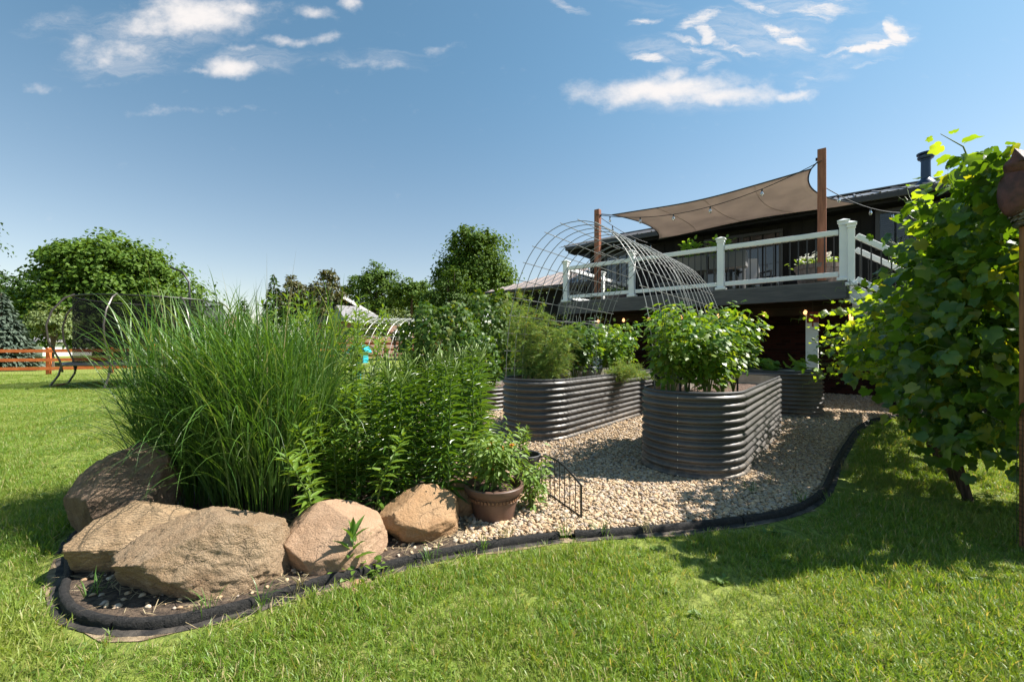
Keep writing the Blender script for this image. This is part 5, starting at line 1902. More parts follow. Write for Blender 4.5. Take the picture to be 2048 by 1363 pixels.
# ================================================================== ORNAMENTAL GRASS
def blades(base, az, L, th0, bend, w0, seg=9, twist=.4):
    """arched grass blades as tapering strips"""
    n = len(base)
    s = np.linspace(0, 1, seg + 1)
    phi = th0[:, None] + bend[:, None] * s[None] ** 1.7
    ds = L[:, None] / seg
    hx = np.cumsum(np.sin(phi) * ds, 1) - np.sin(phi[:, :1]) * ds
    hz = np.cumsum(np.cos(phi) * ds, 1) - np.cos(phi[:, :1]) * ds
    dirx, diry = np.cos(az)[:, None], np.sin(az)[:, None]
    C = np.stack([base[:, :1] + hx * dirx, base[:, 1:2] + hx * diry, base[:, 2:3] + hz], -1)
    tw = RNG.normal(size=n) * twist
    side = np.stack([-np.sin(az + tw), np.cos(az + tw), np.zeros(n)], -1)[:, None, :]
    wd = w0[:, None] * np.minimum(1.0, (1 - s[None]) * 2.4) * (.55 + .45 * np.minimum(1, s[None] * 5)) * .5
    Lf, Rt = C - side * wd[..., None], C + side * wd[..., None]
    V = np.stack([Lf, Rt], 2).reshape(n, -1, 3)
    k = 2 * (seg + 1)
    f = np.array([(2 * i, 2 * i + 1, 2 * i + 3, 2 * i + 2) for i in range(seg)])
    Fq = f[None] + (np.arange(n) * k)[:, None, None]
    return V.reshape(-1, 3), Fq.reshape(-1, 4)


def grass_clump(label, c, r, n, top, bias):
    """upright canes with arching blades leaving them all the way up"""
    root = thing('ornamental_grass', label, 'ornamental grass', (c[0], c[1], .03), 'tall ornamental grass clumps')
    ns_ = n // 6
    a = rnd(ns_, 0, 2 * math.pi)
    rr = r * np.sqrt(rnd(ns_, 0, 1))
    cb = np.c_[c[0] + np.cos(a) * rr, c[1] + np.sin(a) * rr, np.full(ns_, .03)]
    ctilt = .02 + .13 * rr / r + RNG.normal(size=ns_) * .03
    clen = np.clip(RNG.normal(top * .80, .14, ns_), .6, 1.6)
    V, Fq = blades(cb, a, clen, ctilt, np.abs(RNG.normal(.06, .05, ns_)), rnd(ns_, .006, .009), 6)
    raw_obj('canes', V, Fq, M['lf_grass'], root)['kind'] = 'stuff'
    q = RNG.integers(0, ns_, n)
    f = rnd(n, .04, .95)
    zz_ = f * clen[q]
    base = cb[q] + np.c_[np.cos(a[q]) * np.sin(ctilt[q]) * zz_, np.sin(a[q]) * np.sin(ctilt[q]) * zz_, np.cos(ctilt[q]) * zz_]
    az = a[q] + RNG.normal(size=n) * 1.1
    az = np.where(RNG.uniform(size=n) < .25, bias + RNG.normal(size=n) * .6, az)
    L = rnd(n, .5, .98) * (1.12 - .35 * f)
    V, Fq = blades(base, az, L, np.abs(RNG.normal(.22, .14, n)), np.abs(RNG.normal(.82, .55, n)) + .1, rnd(n, .0052, .0095), 9)
    raw_obj('blades', V, Fq, M['lf_grass'], root)['kind'] = 'stuff'
    # long blades that arch out over the stones
    n2 = n // 9
    a2 = rnd(n2, 0, 2 * math.pi)
    base = np.c_[c[0] + np.cos(a2) * r, c[1] + np.sin(a2) * r, rnd(n2, .05, .5)]
    V, Fq = blades(base, a2 + RNG.normal(size=n2) * .4, rnd(n2, .7, 1.2), rnd(n2, .1, .4), rnd(n2, 1.3, 2.5), rnd(n2, .006, .010), 11)
    raw_obj('arching_blades', V, Fq, M['lf_grass'], root)['kind'] = 'stuff'
    n3 = 7
    a3 = rnd(n3, 0, 2 * math.pi)
    base = np.c_[c[0] + np.cos(a3) * r * .6, c[1] + np.sin(a3) * r * .6, np.full(n3, .03)]
    V, Fq = blades(base, a3, rnd(n3, 1.5, 1.95), rnd(n3, .0, .12), rnd(n3, .05, .4), rnd(n3, .006, .009), 9)
    raw_obj('flower_stems', V, Fq, M['lf_plume'], root)['kind'] = 'stuff'
    return root


grass_clump('tall green ornamental grass clump leaning left over the dark boulder', (-2.42, 3.35), .34, 1800, 1.32, math.pi * .95)
grass_clump('tall green ornamental grass clump in the middle behind the largest boulder', (-1.84, 3.22), .34, 2000, 1.27, -math.pi * .5)
grass_clump('tall green ornamental grass clump behind the others beside the lilies', (-2.12, 3.85), .33, 1500, 1.34, math.pi * .5)

# ================================================================== STEMMED PLANTS


def stem_plant(root, base, h, lean, nleaf, ll, lw, tm, m, el0, el1, n_sep, z0=.08, z1=.97, stem_r=.006, taper=.55, jitter=.25, stem_m='stem', rest='foliage', neat=1.0):
    base = np.array(base, float)
    lean = np.array(lean, float)
    MB().tube([Vector(base), Vector(base + lean * .35 + np.array([0, 0, h * .5])), Vector(base + lean + np.array([0, 0, h]))], [stem_r * 1.2, stem_r, stem_r * .5], 6).build('stem', M[stem_m], root, True)
    f = np.sort(rnd(nleaf, z0, z1)) * neat + np.linspace(z0, z1, nleaf) * (1 - neat)
    ctr = base + np.where(f[:, None] < .5, lean * .7 * f[:, None], lean * (.35 + 1.3 * (f[:, None] - .5))) + np.c_[np.zeros(nleaf), np.zeros(nleaf), f * h]
    a = np.arange(nleaf) * 2.39996 + rnd(nleaf, -jitter, jitter)
    el = el0 + (el1 - el0) * f + RNG.normal(size=nleaf) * .12 * neat
    ax = np.c_[np.cos(a) * np.cos(el), np.sin(a) * np.cos(el), np.sin(el)]
    nr = np.c_[-np.cos(a) * np.sin(el), -np.sin(a) * np.sin(el), np.cos(el)] + RNG.normal(size=(nleaf, 3)) * .15
    L = ll * (1 + (rnd(nleaf, .8, 1.15) - 1) * neat) * (1 - taper * np.clip((f - .55) / .45, 0, 1) ** 1.5)
    leaves(root, tm, m, ctr + ax * .004, ax, nr, L, L * lw / ll, n_sep, rest=rest)


LIL = []
rows = [(3.06, -1.0, -.32, 4), (3.32, -1.25, -.24, 5), (3.62, -1.3, -.2, 7), (3.98, -1.35, -.2, 7), (4.3, -1.3, -.22, 8), (4.6, -1.2, -.3, 7)]
for yv, xa, xb, k in rows:
    for i in range(k):
        LIL.append((xa + (xb - xa) * (i + .5) / k + random.uniform(-.06, .06), yv + random.uniform(-.09, .09)))
LIL.sort(key=lambda q: q[1])
for i, (x, y) in enumerate(LIL):
    front_row = i < 13
    lab = 'tall lily stalk of long drooping leaves in the front row behind the boulders' if front_row else 'tall lily stalk with upright green buds in the back of the lily bed'
    root = thing('lily', lab, 'lily', (x, y, .03), 'lilies in the front row' if front_row else 'lilies farther back')
    h = random.uniform(.93, 1.05) - (.08 if y < 3.2 else 0) + .14 * min(1, max(0, (x / y * F + 1024 - 800) / 120)) - (.08 if y > 4.2 else 0)
    lean = np.array([random.uniform(-.07, .07), random.uniform(-.1, .04), 0])
    nl = 80 if front_row else 72
    stem_plant(root, (x, y, .03), h, lean, nl, .16, .022, T_LILY, M['lf_lily'], .40, .85, 46 if front_row else 0, jitter=.2, stem_r=.007, neat=.35)
    # bud cluster
    topc = np.array([x, y, .03 + h]) + lean
    nb_ = random.randint(5, 9)
    a = rnd(nb_, 0, 6.28)
    el = rnd(nb_, .75, 1.3)
    ax = np.c_[np.cos(a) * np.cos(el), np.sin(a) * np.cos(el), np.sin(el)]
    P0 = topc + np.c_[np.zeros((nb_, 2)), rnd(nb_, -.09, .0)]
    bu = MB()
    for p, d_, l_ in zip(P0, ax, rnd(nb_, .05, .1)):
        bu.tube([Vector(p), Vector(p + d_ * l_), Vector(p + d_ * (l_ + .02)), Vector(p + d_ * (l_ + .045)), Vector(p + d_ * (l_ + .06))], [.0022, .0022, .006, .006, .0015], 5)
    bu.build('buds', M['lf_bud'], root, True)

# tall leafy perennials between grass and lilies
for k, (x, y, h, lab) in enumerate(((-1.62, 4.3, 1.6, 'tall leafy perennial right behind the ornamental grass'), (-1.98, 5.0, 1.62, 'tall leafy perennial at the back beside the gravel'), (-2.15, 4.5, 1.66, 'tallest leafy perennial hidden partly by the grass blades'),
                                    (-1.42, 3.5, .85, 'dark leafy perennial between the grass and the front lilies'), (-1.22, 3.05, .62, 'low dark leafy perennial behind the pinkish boulder'))):
    root = thing('perennial', lab, 'perennial plant', (x, y, .03), 'leafy perennials behind the lilies')
    for q in range(17):
        bx, by = x + random.gauss(0, .16), y + random.gauss(0, .16)
        ln_ = np.array([(bx - x) * .9 + random.gauss(0, .06), (by - y) * .9 + random.gauss(0, .06), 0])
        stem_plant(root, (bx, by, .03), h * random.uniform(.82, 1.08), ln_, 46, .11, .03, T_LANCE, M['lf_phlox'], -.1, .75, 0, z0=.2, stem_r=.0045, taper=.3, jitter=.7)

# low seedlings at the foot of the lilies, in front
for k in range(9):
    x, y = random.uniform(-1.55, -.5), random.uniform(2.78, 2.95)
    if x > -.85:
        y += .12
    root = thing('seedling', 'small leafy seedling at the foot of the lilies', 'seedling', (x, y, .03), 'seedlings at the foot of the lilies')
    stem_plant(root, (x, y, .03), random.uniform(.14, .26), (0, 0, 0), 14, .06, .018, T_LANCE, M['lf_phlox'], .1, .8, 0, stem_r=.003)


# ================================================================== VEGETABLES
def bush(root, c, h, r, n, ll, lw, tm, m, n_sep, stems=7, z_lo=.28, stem_m='stem', droop=.35):
    c = np.array(c, float)
    tips = []
    for k in range(stems):
        a = 2 * math.pi * k / stems + random.uniform(-.4, .4)
        rr = r * random.uniform(.3, .85)
        tip = c + np.array([math.cos(a) * rr, math.sin(a) * rr, h * random.uniform(.72, .98)])
        mid = c + np.array([math.cos(a) * rr * .45, math.sin(a) * rr * .45, h * .45])
        MB().tube([Vector(c), Vector(mid), Vector(tip)], [.008, .006, .003], 5).build('stem', M[stem_m], root, True)
        tips.append((mid, tip))
    q = RNG.integers(0, stems, n)
    f = rnd(n, -.35, 1.05)
    mids, tps = np.array([t_[0] for t_ in tips])[q], np.array([t_[1] for t_ in tips])[q]
    ctr = mids + (tps - mids) * f[:, None]
    a = rnd(n, 0, 2 * math.pi)
    off = r * .36 * np.sqrt(rnd(n, 0.05, 1))
    P = ctr + np.c_[np.cos(a) * off, np.sin(a) * off, RNG.normal(size=n) * .05]
    P[:, 2] = np.maximum(P[:, 2], c[2] + h * z_lo * rnd(n, .35, 1.0))
    out = np.c_[np.cos(a), np.sin(a), np.zeros(n)]
    ax = unit(out + np.c_[RNG.normal(size=(n, 2)) * .35, rnd(n, -droop * 2, droop * .8)])
    nr = unit(out * .25 + np.array([0, 0, 1.0]) + RNG.normal(size=(n, 3)) * .38)
    L = ll * rnd(n, .6, 1.2)
    leaves(root, tm, m, P, ax, nr, L, L * lw / ll, n_sep)


def bed_pt(C, n_off, t, z):
    return (C[0] + BN[0] * n_off + BD[0] * t, C[1] + BN[1] * n_off + BD[1] * t, z)


pp = [(-.16, -.18, 1.0, .34, 'pepper plant at the near left end of the front bed beside the stake'), (.12, .08, .82, .30, 'lower pepper plant at the near right end of the front bed'),
      (-.18, .45, 1.02, .34, 'pepper plant in the left row of the front bed, second from the near end'), (.12, .72, .98, .32, 'pepper plant in the right row of the front bed behind the lower one'),
      (-.15, 1.05, 1.06, .34, 'pepper plant in the left row of the front bed farthest back'), (.1, 1.38, 1.12, .33, 'tallest pepper plant at the right, nearest the bare soil of the front bed')]
for a, t_, h, r_, lab in pp:
    b = bed_pt(C1, a, t_, .64)
    root = thing('pepper_plant', lab, 'pepper plant', b, 'pepper plants in the front bed')
    bush(root, b, h, r_ * 1.1, 620, .115, .066, T_TOMATO, M['lf_pepper'], 90, 9)

for a, t_, h, r_, lab in ((.06, .85, .92, .36, 'tomato plant next to the dill in the long bed'), (-.1, 1.45, .95, .36, 'tomato plant second from the dill in the long bed'), (.05, 2.1, .9, .36, 'tomato plant third from the dill in the long bed'),
                          (-.05, 2.75, .98, .38, 'tomato plant at the far end of the long bed'), (-.2, .35, .55, .26, 'small tomato plant below the dill in the long bed')):
    b = bed_pt(C2, a, t_, .64)
    root = thing('tomato_plant', lab, 'tomato plant', b, 'tomato plants in the long bed')
    bush(root, b, h * 1.08, r_ * 1.15, 640, .115, .08, T_TOMATO, M['lf_tomato'] if t_ < 1 else M['lf_pepper'], 40, 8)

T_NEEDLE = (np.array([(-.5, 0, 0), (.5, 0, 0), (0, 1, -.05)], float), np.array([(0, 1, 2)], int))


def dill(label, b, h, r, n, leanv, stems=14):
    root = thing('dill_plant', label, 'dill', b, 'feathery dill plants')
    b = np.array(b, float)
    leanv = np.array(leanv, float)
    P, A = [], []
    for k in range(stems):
        a = random.uniform(0, 6.28)
        rr = r * math.sqrt(random.uniform(0, 1))
        hh = h * random.uniform(.6, 1.05)
        tip = b + np.array([math.cos(a) * rr, math.sin(a) * rr, hh]) + leanv * random.uniform(.7, 1.2)
        mid = b + (tip - b) * .5 + np.array([0, 0, .08])
        MB().tube([Vector(b + np.array([math.cos(a) * rr * .3, math.sin(a) * rr * .3, 0])), Vector(mid), Vector(tip)], [.005, .004, .0015], 5).build('stem', M['stem'], root, True)
        m_ = n // stems
        nf = 18                                   # fronds on the stem, each a spray of fine threads
        f = rnd(nf, .2, 1.0)
        fo = np.where(f[:, None] < .5, b + (mid - b) * (f[:, None] * 2), mid + (tip - mid) * ((f[:, None] - .5) * 2))
        fd = unit(np.c_[RNG.normal(size=(nf, 2)), rnd(nf, -.1, .7)])
        q = RNG.integers(0, nf, m_)
        s = rnd(m_, .15, 1.0) * .23
        pp_ = fo[q] + fd[q] * s[:, None] - np.c_[np.zeros((m_, 2)), s ** 2 * 1.6]
        P.append(pp_)
        A.append(unit(fd[q] * .9 + RNG.normal(size=(m_, 3)) * .5 - np.array([0, 0, .2])))
    P, A = np.concatenate(P), np.concatenate(A)
    k = len(P)
    V, Fa = leaf_arrays(T_NEEDLE, P, A, rdir(k), rnd(k, .035, .085), rnd(k, .0035, .0055))
    raw_obj('fronds', V, Fa, M['lf_dill'], root)['kind'] = 'stuff'


dill('tall feathery dill at the near left end of the long bed', bed_pt(C2, -.2, .05, .64), 1.3, .34, 15000, (-.02, 0, 0))
dill('feathery dill beside the wire cage in the long bed', bed_pt(C2, .08, .12, .64), .85, .28, 10000, (.05, -.02, 0))
dill('feathery dill spilling over the right rim of the long bed', bed_pt(C2, .36, 1.55, .64), .42, .26, 7500, (.28, -.22, -.12))
# bolted stems with seeds
for k, (px, d_, zt, z0_) in enumerate(((1062, 6.3, 2.02, .64), (1085, 6.1, 1.95, .64), (1128, 6.6, 1.9, .64), (1200, 7.2, 1.9, .64))):
    p0 = Vector(px2(px, d_, z0_))
    root = thing('bolted_stem', 'thin bolted vegetable stem rising above the long bed', 'plant stem', p0, 'bolted stems in the long bed')
    pts = [p0 + Vector((.03 * math.sin(i + k), .02 * i, (zt - z0_) * i / 6)) for i in range(7)]
    sb = MB().tube(pts, [.005, .005, .004, .004, .003, .003, .002], 5)
    for q in range(22):
        f_ = random.uniform(.45, 1)
        c = pts[min(6, int(f_ * 6))]
        d = Vector(rdir(1)[0])
        d.z = abs(d.z) + .3
        sb.tube([c, c + d.normalized() * random.uniform(.05, .13)], .0018, 4)
    sb.build('stem', M['stem'], root)
    n = 60
    P = np.array([tuple(pts[i]) for i in RNG.integers(3, 7, n)]) + RNG.normal(size=(n, 3)) * .055
    leaves(root, T_LANCE, M['lf_zinnia'], P, rdir(n), rdir(n), rnd(n, .02, .045), rnd(n, .006, .012))

# squash leaves in the bed by the column
b = (4.6, 7.95, .74)
root = thing('squash_plant', 'squash plant with broad flat leaves in the bed by the white column', 'squash plant', b)
cx = np.array([4.97, 7.62]) + np.array(dE) * .55
for k in range(4):
    a = k * 1.6
    MB().tube([Vector((cx[0], cx[1], .72)), Vector((cx[0] + .25 * math.cos(a), cx[1] + .25 * math.sin(a), .8)), Vector((cx[0] + .5 * math.cos(a), cx[1] + .4 * math.sin(a), .82))], .012, 6).build('stem', M['stem'], root, True)
n = 64
tt = rnd(n, -.35, 1.9)
oo = rnd(n, -.42, .42)
P = np.c_[4.97 + dE[0] * tt + BD[0] * oo, 7.62 + dE[1] * tt + BD[1] * oo, rnd(n, .84, 1.02)]
leaves(root, T_GRAPE, M['lf_squash'], P, unit(np.c_[RNG.normal(size=(n, 2)), rnd(n, -.25, .2)]), np.array([.25, -.45, .8]) + RNG.normal(size=(n, 3)) * .3, rnd(n, .15, .24), rnd(n, .15, .24), 40)
# leafy young plants in the low bed at the left
for k, (t_, lab) in enumerate(((.2, 'small leafy plant in the low bed at its near end'), (1.3, 'small leafy plant in the middle of the low bed'))):
    b = bed_pt((-.55, 8.35), .05, t_, .36)
    root = thing('bean_plant', lab, 'bean plant', b, 'plants in the low bed')
    bush(root, b, .5, .25, 160, .09, .05, T_OVAL, M['lf_tomato'], 0, 6)

# ================================================================== POTTED PLANTS AND WEEDS
root = thing('zinnia_plant', 'bushy orange-flowered plant growing in the brown pot', 'potted plant', (POT.x, POT.y, .21))
bush(root, (POT.x, POT.y, .21), .37, .235, 1050, .058, .023, T_LANCE, M['lf_zinnia'], 110, 12, .1)
for p in (at(985, 884, 3.0), at(976, 898, 2.95), at(1024, 889, 3.0), at(1003, 895, 3.02), at(951, 953, 2.85), at(987, 937, 2.86)):
    MB().tube([p - Vector((.01, 0, .12)), p], .0025, 5).build('stem', M['stem'], root)
    ft = MB()
    nn = 11
    an = np.arange(nn) * 2 * math.pi / nn
    tl = unit(np.array([random.uniform(-.3, .3), -.45, .85]))
    u_ = unit(np.cross(tl, [0, 1.0, 0]))
    v_ = np.cross(tl, u_)
    axs = np.cos(an)[:, None] * u_ + np.sin(an)[:, None] * v_
    sc_ = .024 if p.z > .45 else .014
    V, Fa = leaf_arrays(T_OVAL, np.repeat(np.array(p)[None], nn, 0), axs, np.repeat(tl[None], nn, 0), np.full(nn, sc_), np.full(nn, sc_ * .5))
    fl = raw_obj('flower', V, Fa, M['petal_orange'], root)
    MB().lathe(p + Vector((0, -.004, .004)), [(.001, .005), (.005, .003), (.007, 0)], 8).build('flower_centre', M['terracotta_band'], fl)
root = thing('leafy_shoot', 'upright leafy shoot in the black pot behind the flowers', 'potted plant', (POT2.x - .05, POT2.y, .2))
for k in range(6):
    stem_plant(root, (POT2.x - .06 + random.gauss(0, .03), POT2.y + random.gauss(0, .03), .2), random.uniform(.26, .40), np.array([random.gauss(0, .05), random.gauss(0, .05), 0]), 24, .065, .014, T_LANCE, M['lf_phlox'], .3, .9, 0, z0=.3, stem_r=.003)
root = thing('trailing_plant', 'leafy green plant sprawling on the gravel right of the brown pot', 'plant', (.16, 3.12, .03))
bush(root, (.14, 3.1, .03), .34, .16, 340, .055, .022, T_LANCE, M['lf_zinnia'], 0, 9, .05)
wp = gnd(706, 1148)
root = thing('weed', 'bright broad-leaved weed growing outside the edging below the pinkish boulder', 'weed', wp)
stem_plant(root, tuple(wp), .20, (.0, 0, 0), 12, .135, .034, T_LANCE, M['lf_weed'], .35, 1.25, 12, z0=.35, stem_r=.005, taper=.2)
n = 70
P = np.array(wp) + np.c_[RNG.normal(0, .10, n) + .03, RNG.normal(0, .04, n), rnd(n, .0, .07)]
leaves(root, T_OVAL, M['lf_phlox'], P, unit(np.c_[RNG.normal(size=(n, 2)), rnd(n, 0, .6)]), rdir(n) + np.array([0, 0, 1.2]), rnd(n, .02, .05), rnd(n, .012, .03))
wc = np.array(gnd(640, 1128))
n = 120
P = wc + np.c_[RNG.normal(0, .09, n), RNG.normal(.03, .03, n), rnd(n, .05, .13)]
root = thing('moss_weed', 'yellow green creeping weed on the edging under the pinkish boulder', 'weed', tuple(wc))
leaves(root, T_OVAL, M['lf_squash'], P, unit(np.c_[RNG.normal(size=(n, 2)), rnd(n, 0, .5)]), rdir(n) + np.array([0, 0, 1.2]), rnd(n, .012, .022), rnd(n, .008, .014))
# wispy grass tufts along the edging and in the gravel
T_SPOTS = [(1540, 968), (1600, 1004), (1500, 985), (1010, 1080), (965, 1100), (1130, 1075), (1290, 1062), (520, 1212), (415, 1225), (600, 1180), (1205, 1068), (860, 1120), (300, 1180), (190, 1190), (1660, 1010), (1690, 940)]
for k, (px, py) in enumerate(T_SPOTS):
    p = gnd(px, py, .02)
    root = thing('grass_tuft', 'wispy grass tuft growing along the edging', 'grass tuft', p, 'grass tufts along the edging')
    n = 16
    base = np.array(p) + np.c_[RNG.normal(0, .018, (n, 2)), np.zeros(n)]
    V, Fq = blades(base, rnd(n, 0, 6.28), rnd(n, .07, .17), rnd(n, 0, .5), rnd(n, .2, 1.5), rnd(n, .003, .005), 5)
    raw_obj('blades', V, Fq, M['lf_plume'] if k % 3 == 0 else M['lf_grass'], root)['kind'] = 'stuff'

# ================================================================== GRAPEVINE
G0, G1 = np.array([3.0, 2.62]), np.array([6.3, 6.75])
gd = unit((G1 - G0)[None])[0]
gl = np.array([-gd[1], gd[0]])           # towards the gravel
GL = np.linalg.norm(G1 - G0)
gv = thing('grapevine', 'big bright leafy grapevine on a wire trellis at the right edge', 'grapevine', (4.6, 4.6, 0))
for t_, s_ in ((.9, .035), (1.15, .025), (1.5, .03), (1.75, .022), (2.3, .045), (2.5, .025), (2.9, .03), (3.9, .035), (4.9, .035)):
    b = G0 + gd * t_
    pts = [Vector((b[0], b[1], -.02)), Vector((b[0] - .05, b[1] + .04, .3)), Vector((b[0] + .08 * math.sin(t_ * 5), b[1], .65)), Vector((b[0], b[1] + .1, 1.1)), Vector((b[0] + .1, b[1] + .1, 1.7))]
    MB().tube(pts, [s_ * .95, s_ * .75, s_ * .65, s_ * .5, s_ * .3], 8).build('trunk', M['vine_bark'], gv, True)
for z in (.75, 1.2, 1.65, 2.05):
    MB().tube([Vector((*G0, z)), Vector((*G1, z))], .002, 4).build('trellis_wire', M['wire'], gv)
LP, LN, LA, LS = [], [], [], []
nb_ = 8200
t_ = rnd(nb_, 0, 1) * (GL + .2) - .05
zt = 2.45 - .10 * t_ + .12 * np.sin(t_ * 3)
zlo = .46 + .14 * np.sin(t_ * 4.1) + .62 * np.clip((t_ - 1.0) / 2.2, 0, 1)
z_ = zlo + (zt - zlo) * rnd(nb_, 0, 1) ** .9
bulge = .52 + .16 * np.sin(z_ * 2.2) + .2 * (t_ / GL) * np.exp(-((z_ - 1.25) / .5) ** 2)
u_ = RNG.normal(-.02, .52, nb_) * bulge * (.4 + .6 * np.clip((z_ - .4) / .8, 0, 1)) * (1 - .5 * np.clip((z_ - 1.5) / .6, 0, 1))
P = np.c_[G0[0] + gd[0] * t_ + gl[0] * u_, G0[1] + gd[1] * t_ + gl[1] * u_, z_]
hole = np.array([mnoise.noise(Vector(q) * 2.4) + .5 * mnoise.noise(Vector(q) * 5.5) for q in P])
ok_ = hole > -.22 - .25 * RNG.uniform(size=nb_)
P, u_, nb_ = P[ok_], u_[ok_], int(ok_.sum())
outw = np.c_[gl[0] * np.sign(u_), gl[1] * np.sign(u_), np.zeros(nb_)]
LP.append(P)
LN.append(outw * .55 + np.array([.25, 0, .75]) + RNG.normal(size=(nb_, 3)) * .62)
LA.append(outw * .5 + np.array([0, 0, -.75]) + RNG.normal(size=(nb_, 3)) * .5)
LS.append(rnd(nb_, .055, .115) * np.where(P[:, 1] < 4.2, .88, 1.0) * (1 + .25 * RNG.normal(size=nb_).clip(-1, 1.5) * .6))
# the row turns a corner at the post and runs on to the right, outside the picture
nb2 = 3200
t_ = rnd(nb2, -.12, 1) * 2.9
z_ = .3 + 2.15 * rnd(nb2, 0, 1) ** .85
u2 = RNG.normal(.05, .24, nb2)
LP.append(np.c_[3.45 + t_ * .98, 2.85 - t_ * .06 + u2 + .25, z_])
LN.append(np.array([.2, 0, .8]) + RNG.normal(size=(nb2, 3)) * .5)
LA.append(np.array([0, -.3, -.75]) + RNG.normal(size=(nb2, 3)) * .5)
LS.append(rnd(nb2, .06, .12))
# shoots
n_bulk = sum(len(q) for q in LP)
for k in range(125):
    t0_ = random.uniform(.25, GL)
    z0_ = random.uniform(.95, 2.25 - .1 * t0_)
    p0 = np.array([*(G0 + gd * t0_), z0_])
    left = random.random() < .72
    upk = z0_ > 1.8
    out = random.uniform(.45, .85) if not upk else random.uniform(.1, .4)
    if t0_ > 2.2 and z0_ < 1.75 and left:
        out = random.uniform(.55, 1.25)
    sd = 1 if left else -1
    end = p0 + np.array([*(gl * sd * out + gd * random.uniform(-.25, .3)), random.uniform(.12, .5) if upk else random.uniform(-.4, .2)])
    mid = (p0 + end) / 2 + np.array([0, 0, .14])
    if k < 40:
        MB().tube([Vector(p0), Vector(mid), Vector(end)], [.006, .0045, .002], 5).build('shoot', M['stem'], gv, True)
    m_ = random.randint(9, 15)
    f = np.linspace(.15, 1.0, m_)
    c = (1 - f[:, None]) ** 2 * p0 + 2 * f[:, None] * (1 - f[:, None]) * mid + f[:, None] ** 2 * end
    sg = np.where(np.arange(m_) % 2 == 0, 1, -1)
    dd = unit((end - p0)[None])[0]
    sidev = unit(np.cross(dd, [0, 0, 1.0])[None])[0]
    LP.append(c + sidev * (sg * .05)[:, None])
    LA.append(sidev * (sg * .7)[:, None] + dd * .4 + np.array([0, 0, -.35]) + RNG.normal(size=(m_, 3)) * .3)
    LN.append(np.array([.2, -.1, .85]) + RNG.normal(size=(m_, 3)) * .4)
    LS.append(rnd(m_, .075, .135) * (1.12 - .7 * f ** 2))
    if k % 2 == 0:                       # tendrils at the tip
        tb_ = MB()
        for q in range(3):
            d = Vector(dd) + Vector(rdir(1)[0]) * .6
            e = Vector(end)
            tb_.tube([e, e + d * .06, e + d * .11 + Vector((0, 0, .03)), e + d * .13 + Vector((.02, 0, .0))], .0014, 4)
        tb_.build('tendril', M['lf_bud'], gv)
LP, LA, LN, LS = np.concatenate(LP), unit(np.concatenate(LA)), unit(np.concatenate(LN)), np.concatenate(LS)
pxg = LP[:, 0] / LP[:, 1] * F + 1024
lead = np.where(pxg < 2060, LP[:, 1] / LS + np.abs(LP @ np.array([gl[0], gl[1], 0]) - G0 @ gl) * -9, 1e6)
bk, yg = slice(0, n_bulk), slice(n_bulk, None)
leaves(gv, T_GRAPE, M['lf_grape'], LP[bk], LA[bk], LN[bk], LS[bk], LS[bk] * 1.02, 160, lead=lead[bk])
leaves(gv, T_GRAPE, M['lf_grape_young'], LP[yg], LA[yg], LN[yg], LS[yg], LS[yg] * 1.02, 140, rest='young_foliage', lead=lead[yg])
# hanging green grapes
gr_b = MB()
for k in range(9):
    c = Vector((*(G0 + gd * random.uniform(1.2, 4.5) + gl * random.uniform(.0, .4)), random.uniform(.7, 1.2)))
    bmk = MB()
    for q in range(22):
        f_ = q / 22
        p = c + Vector((random.gauss(0, .022) * (1 - f_ * .7), random.gauss(0, .022) * (1 - f_ * .7), -f_ * .13))
        bmk.lathe(p, [(.001, .008), (.007, .005), (.008, 0), (.006, -.006), (.001, -.008)], 6)
    bmk.build('grape_bunch', M['lf_squash'], gv, True)['kind'] = 'stuff'


# ================================================================== GRASS AND GRAVEL (scattered)
def scatter(name, pts, rot, tilt, sc, variants, label, cat):
    n = len(pts)
    me = bpy.data.meshes.new(name)
    me.vertices.add(n)
    me.vertices.foreach_set('co', np.asarray(pts, np.float32).ravel())
    for nm, arr in (('turn', rot), ('lean', tilt), ('size', sc)):
        at_ = me.attributes.new(nm, 'FLOAT', 'POINT')
        at_.data.foreach_set('value', np.asarray(arr, np.float32))
    col = bpy.data.collections.new(name + '_pieces')
    for i, v in enumerate(variants):
        col.objects.link(v)
    ob = link(name, me)
    ng = bpy.data.node_groups.new(name + '_scatter', 'GeometryNodeTree')
    ng.interface.new_socket('Geometry', in_out='INPUT', socket_type='NodeSocketGeometry')
    ng.interface.new_socket('Geometry', in_out='OUTPUT', socket_type='NodeSocketGeometry')
    N_ = ng.nodes
    gi, go = N_.new('NodeGroupInput'), N_.new('NodeGroupOutput')
    ci = N_.new('GeometryNodeCollectionInfo')
    ci.inputs['Collection'].default_value = col
    ci.inputs['Separate Children'].default_value = True
    ci.inputs['Reset Children'].default_value = True
    ip = N_.new('GeometryNodeInstanceOnPoints')
    ip.inputs['Pick Instance'].default_value = True

    def attr(nm):
        a = N_.new('GeometryNodeInputNamedAttribute')
        a.data_type = 'FLOAT'
        a.inputs['Name'].default_value = nm
        return a.outputs['Attribute']
    cx = N_.new('ShaderNodeCombineXYZ')
    ng.links.new(attr('lean'), cx.inputs[0])
    ng.links.new(attr('turn'), cx.inputs[2])
    ng.links.new(gi.outputs[0], ip.inputs['Points'])
    ng.links.new(ci.outputs[0], ip.inputs['Instance'])
    ng.links.new(cx.outputs[0], ip.inputs['Rotation'])
    ng.links.new(attr('size'), ip.inputs['Scale'])
    ng.links.new(ip.outputs[0], go.inputs[0])
    md = ob.modifiers.new('scatter', 'NODES')
    md.node_group = ng
    tag(ob, label, cat, None, 'stuff')
    return ob


